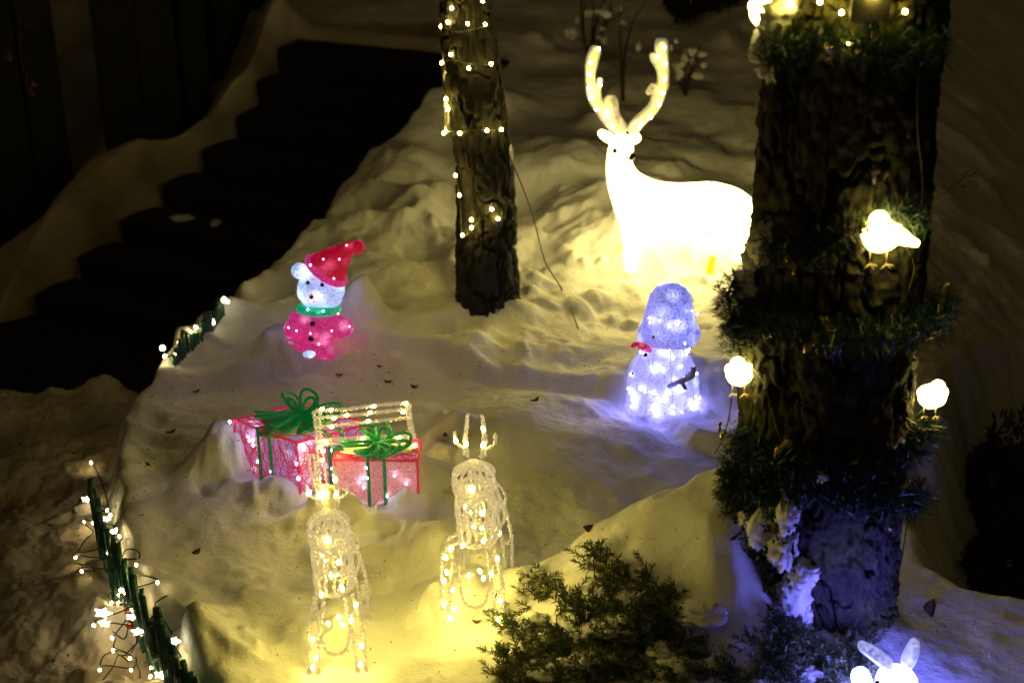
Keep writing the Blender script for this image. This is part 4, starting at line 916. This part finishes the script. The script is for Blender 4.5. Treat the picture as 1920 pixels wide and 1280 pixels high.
# ------------------------------------------------------------ fence edging with its lights
def chain_at(y):   # x of the bed edge at a given y
    return float(np.interp(y, [e[1] for e in EDGE], [e[0] for e in EDGE]))
def fence(y0, y1, zlo, zhi, label, gaps, off=.05, seed=0, r=.0075):
    rnd = random.Random(seed); t = thing('edging_fence', label, 'fence', (chain_at((y0+y1)/2), (y0+y1)/2, zlo)); y = y0; b = MB(); k = 0; pan = 0
    while y > y1:
        x = chain_at(y)-off; dx = chain_at(y-.01)-chain_at(y); stp = .023; y -= stp/math.hypot(1, dx/.01); k += 1
        frac = (y0-y)/(y0-y1); top_ = zhi+.025*math.sin(k*.35)+.012*math.sin(k*.9)+rnd.uniform(-.016, .016)
        if any(a < frac < c for a, c in gaps): top_ -= .09
        if k % 14 == 0 and b.v: b.build('slat_panel', 'fence', t, True); b = MB()
        b.tube([(x, y, zlo), (x+rnd.uniform(-.010, .010), y+rnd.uniform(-.012, .012), top_)], r, 8)
    if b.v: b.build('slat_panel', 'fence', t)
    rl = MB()
    ys_ = np.linspace(y0, y1, 20); rl.tube([(chain_at(q)-off-.008, q, zlo+.10) for q in ys_], .003, 5); rl.tube([(chain_at(q)-off-.008, q, (zlo+zhi)/2+.04) for q in ys_], .003, 5); rl.build('binding_wire', 'wire', t)
    return t
fence(4.36, 3.20, -.34, .085, 'green slatted plastic edging fence at lower left tangled in fairy lights', [(.30, .36), (.62, .68), (.1, .12)], .035, 1, .0085)
FFP = []
def near_hit(x, y, Yd):
    g = G(x, y); return g if g.y < 6.35 else P(x, y, Yd)
ff = thing('edging_fence', 'short dark green slatted edging fence left of the bear', 'fence', near_hit(380, 655, 5.8))
cl = [near_hit(a, b, c) for a, b, c in ((428, 590, 6.1), (410, 622, 5.95), (385, 648, 5.8), (358, 668, 5.7), (335, 692, 5.55))]
rods = along(cl, 26); b = MB()
for k, p in enumerate(rods):
    hgt = .085+.02*math.sin(k*.7)+random.uniform(-.012, .012); b.tube([p+Vector((-.02, 0, -.12)), p+Vector((-.02+random.uniform(-.004, .004), 0, hgt))], .0085, 8)
    if k % 9 == 8: b.build('slat_panel', 'fence', ff); b = MB()
if b.v: b.build('slat_panel', 'fence', ff)
MB().tube([p+Vector((-.032, -.005, .03)) for p in rods], .003, 5).build('binding_wire', 'wire', ff)
fl2 = thing('fence_lights', 'tangled warm fairy lights with stars hanging on the lower left fence', 'fairy lights', (-1.3, 3.9, -.2))
def FP(x, y, dz=0):     # hangs just in front of the fence or lies on the path snow
    g = G(x, y); return g+Vector((0, -.03, .03+dz))
LP = [(165, 983), (182, 985), (150, 1048), (162, 1073), (195, 1031), (212, 1047), (264, 1067), (258, 1086), (235, 1107), (243, 1115), (231, 1118), (217, 1132), (230, 1132), (185, 1175), (219, 1197), (221, 1224), (252, 1238), (254, 1257), (292, 1257), (196, 1258), (290, 1270), (282, 1198), (333, 1230), (226, 1000), (215, 970), (210, 968), (232, 1010), (303, 1095), (212, 1033), (222, 1060), (224, 1075), (340, 1245), (178, 872), (176, 940), (250, 1122), (275, 1140), (256, 1150)]
wb = MB(); order = sorted(LP, key=lambda q: q[1])
for ch in (order[::2], order[1::2], [(165, 983), (182, 1010), (150, 1048), (170, 1065), (155, 1070), (185, 1085)], [(219, 1197), (240, 1205), (245, 1150), (250, 1120)], [(221, 1224), (245, 1240), (262, 1215), (285, 1200), (300, 1160), (320, 1130)], [(196, 1258), (225, 1230), (250, 1235), (275, 1200), (290, 1170), (310, 1160), (330, 1200), (300, 1250)],
           [(232, 1090), (225, 1070), (240, 1050), (260, 1045), (268, 1060)], [(200, 1280), (230, 1240), (255, 1250), (270, 1280)], [(345, 1190), (340, 1240), (330, 1285)], [(300, 1230), (320, 1245), (330, 1280)]):
    pts = [FP(x, y, random.uniform(0, .02)) for x, y in ch]; q = []
    for a, b_ in zip(pts, pts[1:]): q += [a, a.lerp(b_, .5)+Vector((random.uniform(-.02, .02), random.uniform(-.02, .0), random.uniform(-.005, .02)))]
    MB().tube(spline(q+[pts[-1]], 4), .0024, 5).build('wire', 'wire', fl2)
for (x, y) in LP: bulb(FP(x, y, .004)+Vector((0, -.012, 0)), fl2, 'ledfence', .0046, 1.4, (random.random()-.5, random.random()-.5, .6))
def star(px, py, r, par, label=None, flat=0):
    c = FP(px, py)+Vector((0, -.03, .01)); b = MB(); n = 5; vs = []; rot = random.random()*3; r *= .8
    for s_ in (-1, 1):
        for k in range(2*n):
            a = rot+PI*k/n; rr = r if k % 2 == 0 else r*.5; vs.append(c+Vector((math.cos(a)*rr, s_*.004-math.sin(a)*rr*.3, math.sin(a)*rr*.9)))
    vs += [c+Vector((0, -.012, 0)), c+Vector((0, .012, 0))]
    fs = [(k, (k+1) % 10, 20) for k in range(10)]+[(10+(k+1) % 10, 10+k, 21) for k in range(10)]+[(k, 10+k, 10+(k+1) % 10, (k+1) % 10) for k in range(10)]
    b.add(vs, fs); b.build('star', 'star', par, False)
for (x, y, r) in ((205, 1150, .038), (208, 1168, .026), (270, 1185, .028), (258, 1160, .022), (337, 1200, .026), (312, 1262, .026), (211, 975, .018), (224, 998, .016), (240, 1108, .014), (172, 940, .022)): star(x, y, r, fl2)
for (x, y, r) in ((222, 1028, .011), (250, 1140, .010), (288, 1168, .017), (252, 1166, .010)): MB().ball(FP(x, y)+Vector((0, -.03, 0)), r).build('red_ball', 'redberry', fl2)
fl3 = thing('far_fence_lights', 'four warm light clusters along the short fence left of the bear', 'fairy lights', G(380, 640))
FQ = [((425, 569), .014), ((432, 571), .009), ((403, 606), .012), ((405, 612), .009), ((311, 655), .013), ((316, 672), .008), ((373, 617), .008), ((363, 625), .005), ((342, 648), .005), ((334, 668), .004)]
pts = []
for (x, y), r in FQ:
    Yg = float(np.interp(y, [560, 680], [6.0, 5.5])); p = near_hit(x, y, Yg-.06)+Vector((0, -.05, .03)); pts.append(p); bulb(p, fl3, 'star' if r > .008 else 'ledfence', r, 1)
MB().tube(spline([pts[1], pts[0], pts[2], pts[6], pts[7], pts[8], pts[9], pts[5], pts[4]], 5), .0024, 5).build('wire', 'wire', fl3)

# ------------------------------------------------------------ fir bush with snow, bottom centre
def fir_bush(label, cen, spread, n_spr, seed, mat='fir'):
    rs = np.random.RandomState(seed); rnd = random.Random(seed)
    t = thing('fir_bush', label, 'bush', cen)
    br = MB(); V = []; Fc = []; cnt = 0
    for k in range(n_spr):
        px, py = spread(rnd); g = G(px, py); g.z += rnd.uniform(.004, .05)
        a0 = rnd.gauss(2.0, 1.0); m_ = rnd.randint(2, 5)
        br.tube([g-Vector((0, 0, .07)), g], [.003, .002], 4)
        for q in range(m_):
            a = a0+rnd.gauss(0, .55); ll = rnd.uniform(.030, .070); up = rnd.uniform(-.1, .75)
            d = Vector((math.cos(a), math.sin(a), up)).normalized(); o = g+Vector((rnd.gauss(0, .014), rnd.gauss(0, .014), rnd.gauss(0, .006))); br.tube([g, o, o+d*ll], [.0015, .0013, .0008], 3)
            n = int(ll*640); u = rs.rand(n); dv = np.array(list(d)); base = np.array(list(o))+dv*(u*ll)[:, None]
            dr = rs.normal(size=(n, 3)); dr[:, 2] *= .5; dr -= (dr@dv)[:, None]*dv; dr /= np.linalg.norm(dr, axis=1)[:, None]+1e-9
            dr = dr+dv*(.55+.5*u)[:, None]; dr /= np.linalg.norm(dr, axis=1)[:, None]
            v, f = needles(base, dr, .025*(1-.3*u)*(.75+.4*rs.rand(n)), .0014, rs); V.append(v); Fc += [tuple(i+cnt for i in q_) for q_ in f]; cnt += len(v)
    b = MB(); b.v = [tuple(q) for q in np.concatenate(V)]; b.f = Fc; b.build('needles', mat, t, False)
    br.build('branches', 'twig', t)
    return t
def spr(rnd):
    while True:
        x = rnd.uniform(905, 1560); y = rnd.uniform(1015, 1300)
        top_ = np.interp(x, [905, 960, 1040, 1120, 1180, 1260, 1330, 1400, 1480, 1560], [1200, 1130, 1075, 1030, 1010, 1080, 1170, 1185, 1130, 1150])
        if y < top_: continue
        if 1330 < x < 1400 and y < 1215: continue
        dense = (y-top_)/90.
        gap = float(vn(np.array([x/42.]), np.array([y/34.]), 5)[0])+.30*dense-.10
        if gap > 0 and rnd.random() < .35+dense*.5: return x, y
fb = fir_bush('low dark fir bush with snow on it along the bottom edge', G(1200, 1200), spr, 250, 21)
rf = random.Random(4)
for k in range(34):
    x, y = spr(rf); g = G(x+rf.uniform(-30, 30), y+rf.uniform(-10, 20)); r = rf.uniform(.012, .045)
    lump(g+Vector((0, 0, r*.35+rf.uniform(0, .02))), (r*1.5, r*1.1, r*.55), k+50, 26, 18, .55, 8).build('snow_cap', 'clump', fb)
def spr2(rnd): return rnd.uniform(1440, 1640), rnd.uniform(1205, 1300)
fir_bush('blue lit fir branches just left of the glowing rabbit', G(1520, 1250), spr2, 60, 31)

# ------------------------------------------------------------ glowing rabbit, bottom right
RY = 3.20
Rb = lambda x, y, dy=0: P(x, y, RY+dy)
rg = G(1680, 1290)
rab = thing('glowing_rabbit', 'bright blue white glowing rabbit with two raised ears at the bottom edge', 'rabbit figure', Vector((Rb(1680, 1400).x, RY, h(Rb(1680, 1400).x, RY))))
skin('body', [[(Rb(1684, 1258), (.062, .058)), (Rb(1680, 1283), (.074, .066)), (Rb(1685, 1330, .02), (.06, .06)), (Rb(1690, 1400, .05), (.10, .10)), (Rb(1690, 1480, .05), (.11, .11))]], 'bunny', rab)
skin('paw', [[(Rb(1640, 1345, -.02), .03), (Rb(1622, 1300, -.03), .030), (Rb(1614, 1268, -.03), .030), (Rb(1610, 1253, -.03), .022)]], 'bunny', rab)
for (a, b_, c_) in (((1672, 1250), (1638, 1224), (1609, 1206)), ((1696, 1250), (1713, 1216), (1718, 1197))):
    skin('ear', [[(Rb(*a), (.030, .02)), (Rb(*b_), (.034, .018)), (Rb(*c_), (.020, .012))]], 'bunnyear', rab)
MB().ball(Rb(1645, 1279, -.075), .008).build('eye', 'black', rab)

# ------------------------------------------------------------ background twigs and shrubs
def twiggy(px, py, hh, n, label, Yb, name='snowy_shrub', spread_=.5, snow=10, seed=0):
    rnd = random.Random(seed); base = G(px, py); t = thing(name, label, 'shrub', base); b = MB(); s_ = MB()
    for k in range(n):
        a = rnd.uniform(0, 2*PI); d = Vector((math.cos(a)*spread_, math.sin(a)*spread_, 1)); p = [base, base+d*hh*.4+Vector((rnd.uniform(-.03, .03), 0, 0)), base+d*hh*.8*rnd.uniform(.7, 1.1)+Vector((rnd.uniform(-.06, .06), 0, .1*hh))]
        q = spline(p, 5); b.tube(q, [.010-.007*i/(len(q)-1) for i in range(len(q))], 5)
        for m_ in range(4):
            o = q[rnd.randint(3, len(q)-1)]; e = o+Vector((rnd.uniform(-1, 1), rnd.uniform(-1, 1), rnd.uniform(.2, 1))).normalized()*hh*.25; b.tube([o, e], [.004, .0015], 4)
            if rnd.random() < snow/16.: lump(e, (rnd.uniform(.012, .035), .015, rnd.uniform(.015, .035)), m_+k, 12, 8, .4).build('snow_tuft', 'clump', t)
    b.build('twigs', 'twig', t)
twiggy(1108, 130, .55, 7, 'bare twiggy shrub with snow behind the left antler', 0, spread_=.22, seed=3, snow=14)
twiggy(1168, 190, .75, 2, 'thin bare sapling behind the stag between its antlers', 0, 'bare_sapling', .06, 5, 4)
twiggy(1285, 180, .35, 5, 'small snow dusted shrub right of the right antler', 0, spread_=.3, seed=5, snow=16)
# dark rounded shrubs at the right edge
def dark_shrub(px, py, r, label, seed):
    g = G(px, py); rs = np.random.RandomState(seed); t = thing('dark_shrub', label, 'shrub', g); n = 3500
    d = rs.normal(size=(n, 3)); d /= np.linalg.norm(d, axis=1)[:, None]; k = 1+.25*np.sin(d[:, 0]*5+seed)+.15*np.sin(d[:, 2]*9)
    base = np.array([g.x, g.y, g.z+r*.55])+d*(r*k*(.75+.25*rs.rand(n)))[:, None]*np.array([1, 1, .85]); dd = d+rs.normal(size=(n, 3))*.6; dd /= np.linalg.norm(dd, axis=1)[:, None]
    v, f = needles(base, dd, np.full(n, .05), .006, rs); b = MB(); b.v = [tuple(q) for q in v]; b.f = f; b.build('foliage', 'twig', t, False)
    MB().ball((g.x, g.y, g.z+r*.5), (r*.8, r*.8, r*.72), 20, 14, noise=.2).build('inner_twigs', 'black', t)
dark_shrub(1885, 1000, .30, 'dark rounded shrub in shadow at the right edge above the snow rim', 1)
dark_shrub(1900, 1110, .20, 'low dark shrub at the right edge just behind the snow rim', 2)
dark_shrub(1300, 15, .25, 'dark distant shrub at the top right of the stag', 3)
hl = thing('hanging_leaves', 'few dim dry leaves hanging on a thread at the top left', 'leaves', P(45, 100, 5))
MB().tube(spline([P(30, -60, 5), P(38, 60, 5), P(38, 110, 5), P(50, 150, 5)], 4), .0015, 5).build('thread', 'twig', hl)
for (x, y, dx, dz, l_) in ((52, 135, .1, -1, .06), (55, 155, .2, -1, .05), (40, 30, .8, -.4, .06), (45, 38, 1, -.5, .05), (10, 90, .3, -1, .05), (60, 150, .5, -.6, .03)): leaf_thing(leafmb(P(x, y, 5), (dx, .1, dz), l_, .016), 'leaf', 'leaf', None, None, None, hl)

cable([G(932, 1135, .05), G(925, 1160, .01), G(945, 1180, .004), G(985, 1200, .004)], .0022, 'wire', 'thin dark supply cable running from the right wire reindeer into the fir bush')
# tiny bits of needle and bark litter nobody could count
rl = np.random.RandomState(12); pxs = []
for (cx_, cy_, sx_, sy_, n_) in ((110, 950, 110, 180, 260), (700, 705, 200, 25, 70), (300, 850, 90, 90, 50), (1000, 1010, 160, 50, 70), (1100, 640, 160, 50, 50), (640, 1080, 260, 120, 60), (1750, 1180, 90, 50, 40), (800, 520, 200, 60, 40)):
    for _ in range(n_): pxs.append((float(np.clip(cx_+rl.normal()*sx_, 5, 1900)), float(np.clip(cy_+rl.normal()*sy_, 480, 1275))))
LB = np.array([list(G(a, b, .003)) for a, b in pxs]); dl = rl.normal(size=LB.shape); dl[:, 2] *= .15; dl /= np.linalg.norm(dl, axis=1)[:, None]
v, f = needles(LB, dl, .006+.012*rl.rand(len(LB)), .0016, rl); b = MB(); b.v = [tuple(q) for q in v]; b.f = f
tag(b.build('ground_litter', 'leaf', None, False), 'scattered bits of needles and bark litter on the snow', 'litter', None, 'stuff')

# ------------------------------------------------------------ fallen leaves (things)
LV = [(718, 690, 'in front of the bear'), (720, 716, 'on the swell between the bear and the sleigh'), (644, 703, 'just below the bear'), (770, 722, 'above the sleigh back'), (360, 738, 'on the bed above the left gift'), (310, 812, 'left of the pink gift'), (462, 886, 'below the left corner of the pink gift'), (505, 948, 'on the snow under the pink gift'), (130, 1232, 'large, on the path at lower left'), (145, 965, 'on the path beside the fence'), (105, 990, 'curled, on the path'), (147, 940, 'pale, on the path near the fence top'), (280, 870, 'at the left bed edge'), (903, 1165, 'beside the wire reindeer near the fir bush'), (1112, 987, 'above the fir bush'), (1746, 1160, 'large dark one on the blue snow right of the trunk'), (1090, 1150, 'lying on the fir bush'), (994, 752, 'above the right wire reindeer'), (835, 815, 'beside the sleigh side'), (360, 1040, 'tiny, inside the bed by the fence'), (275, 868, 'tiny, near the fence corner'), (110, 820, 'small, on the upper path')]
for (x, y, w_) in LV:
    g = G(x, y); bigl = ('large' in w_); l_ = (.06 if bigl else random.uniform(.026, .042)); a = random.random()*6
    up = .9 if x == 1746 else .15
    leaf_thing(leafmb(g+Vector((0, 0, .006)), (math.cos(a), math.sin(a), up), l_, l_*.36, .5), 'fallen_leaf', 'leaf', 'dry brown leaf '+w_, 'leaf', 'fallen leaves on the snow')
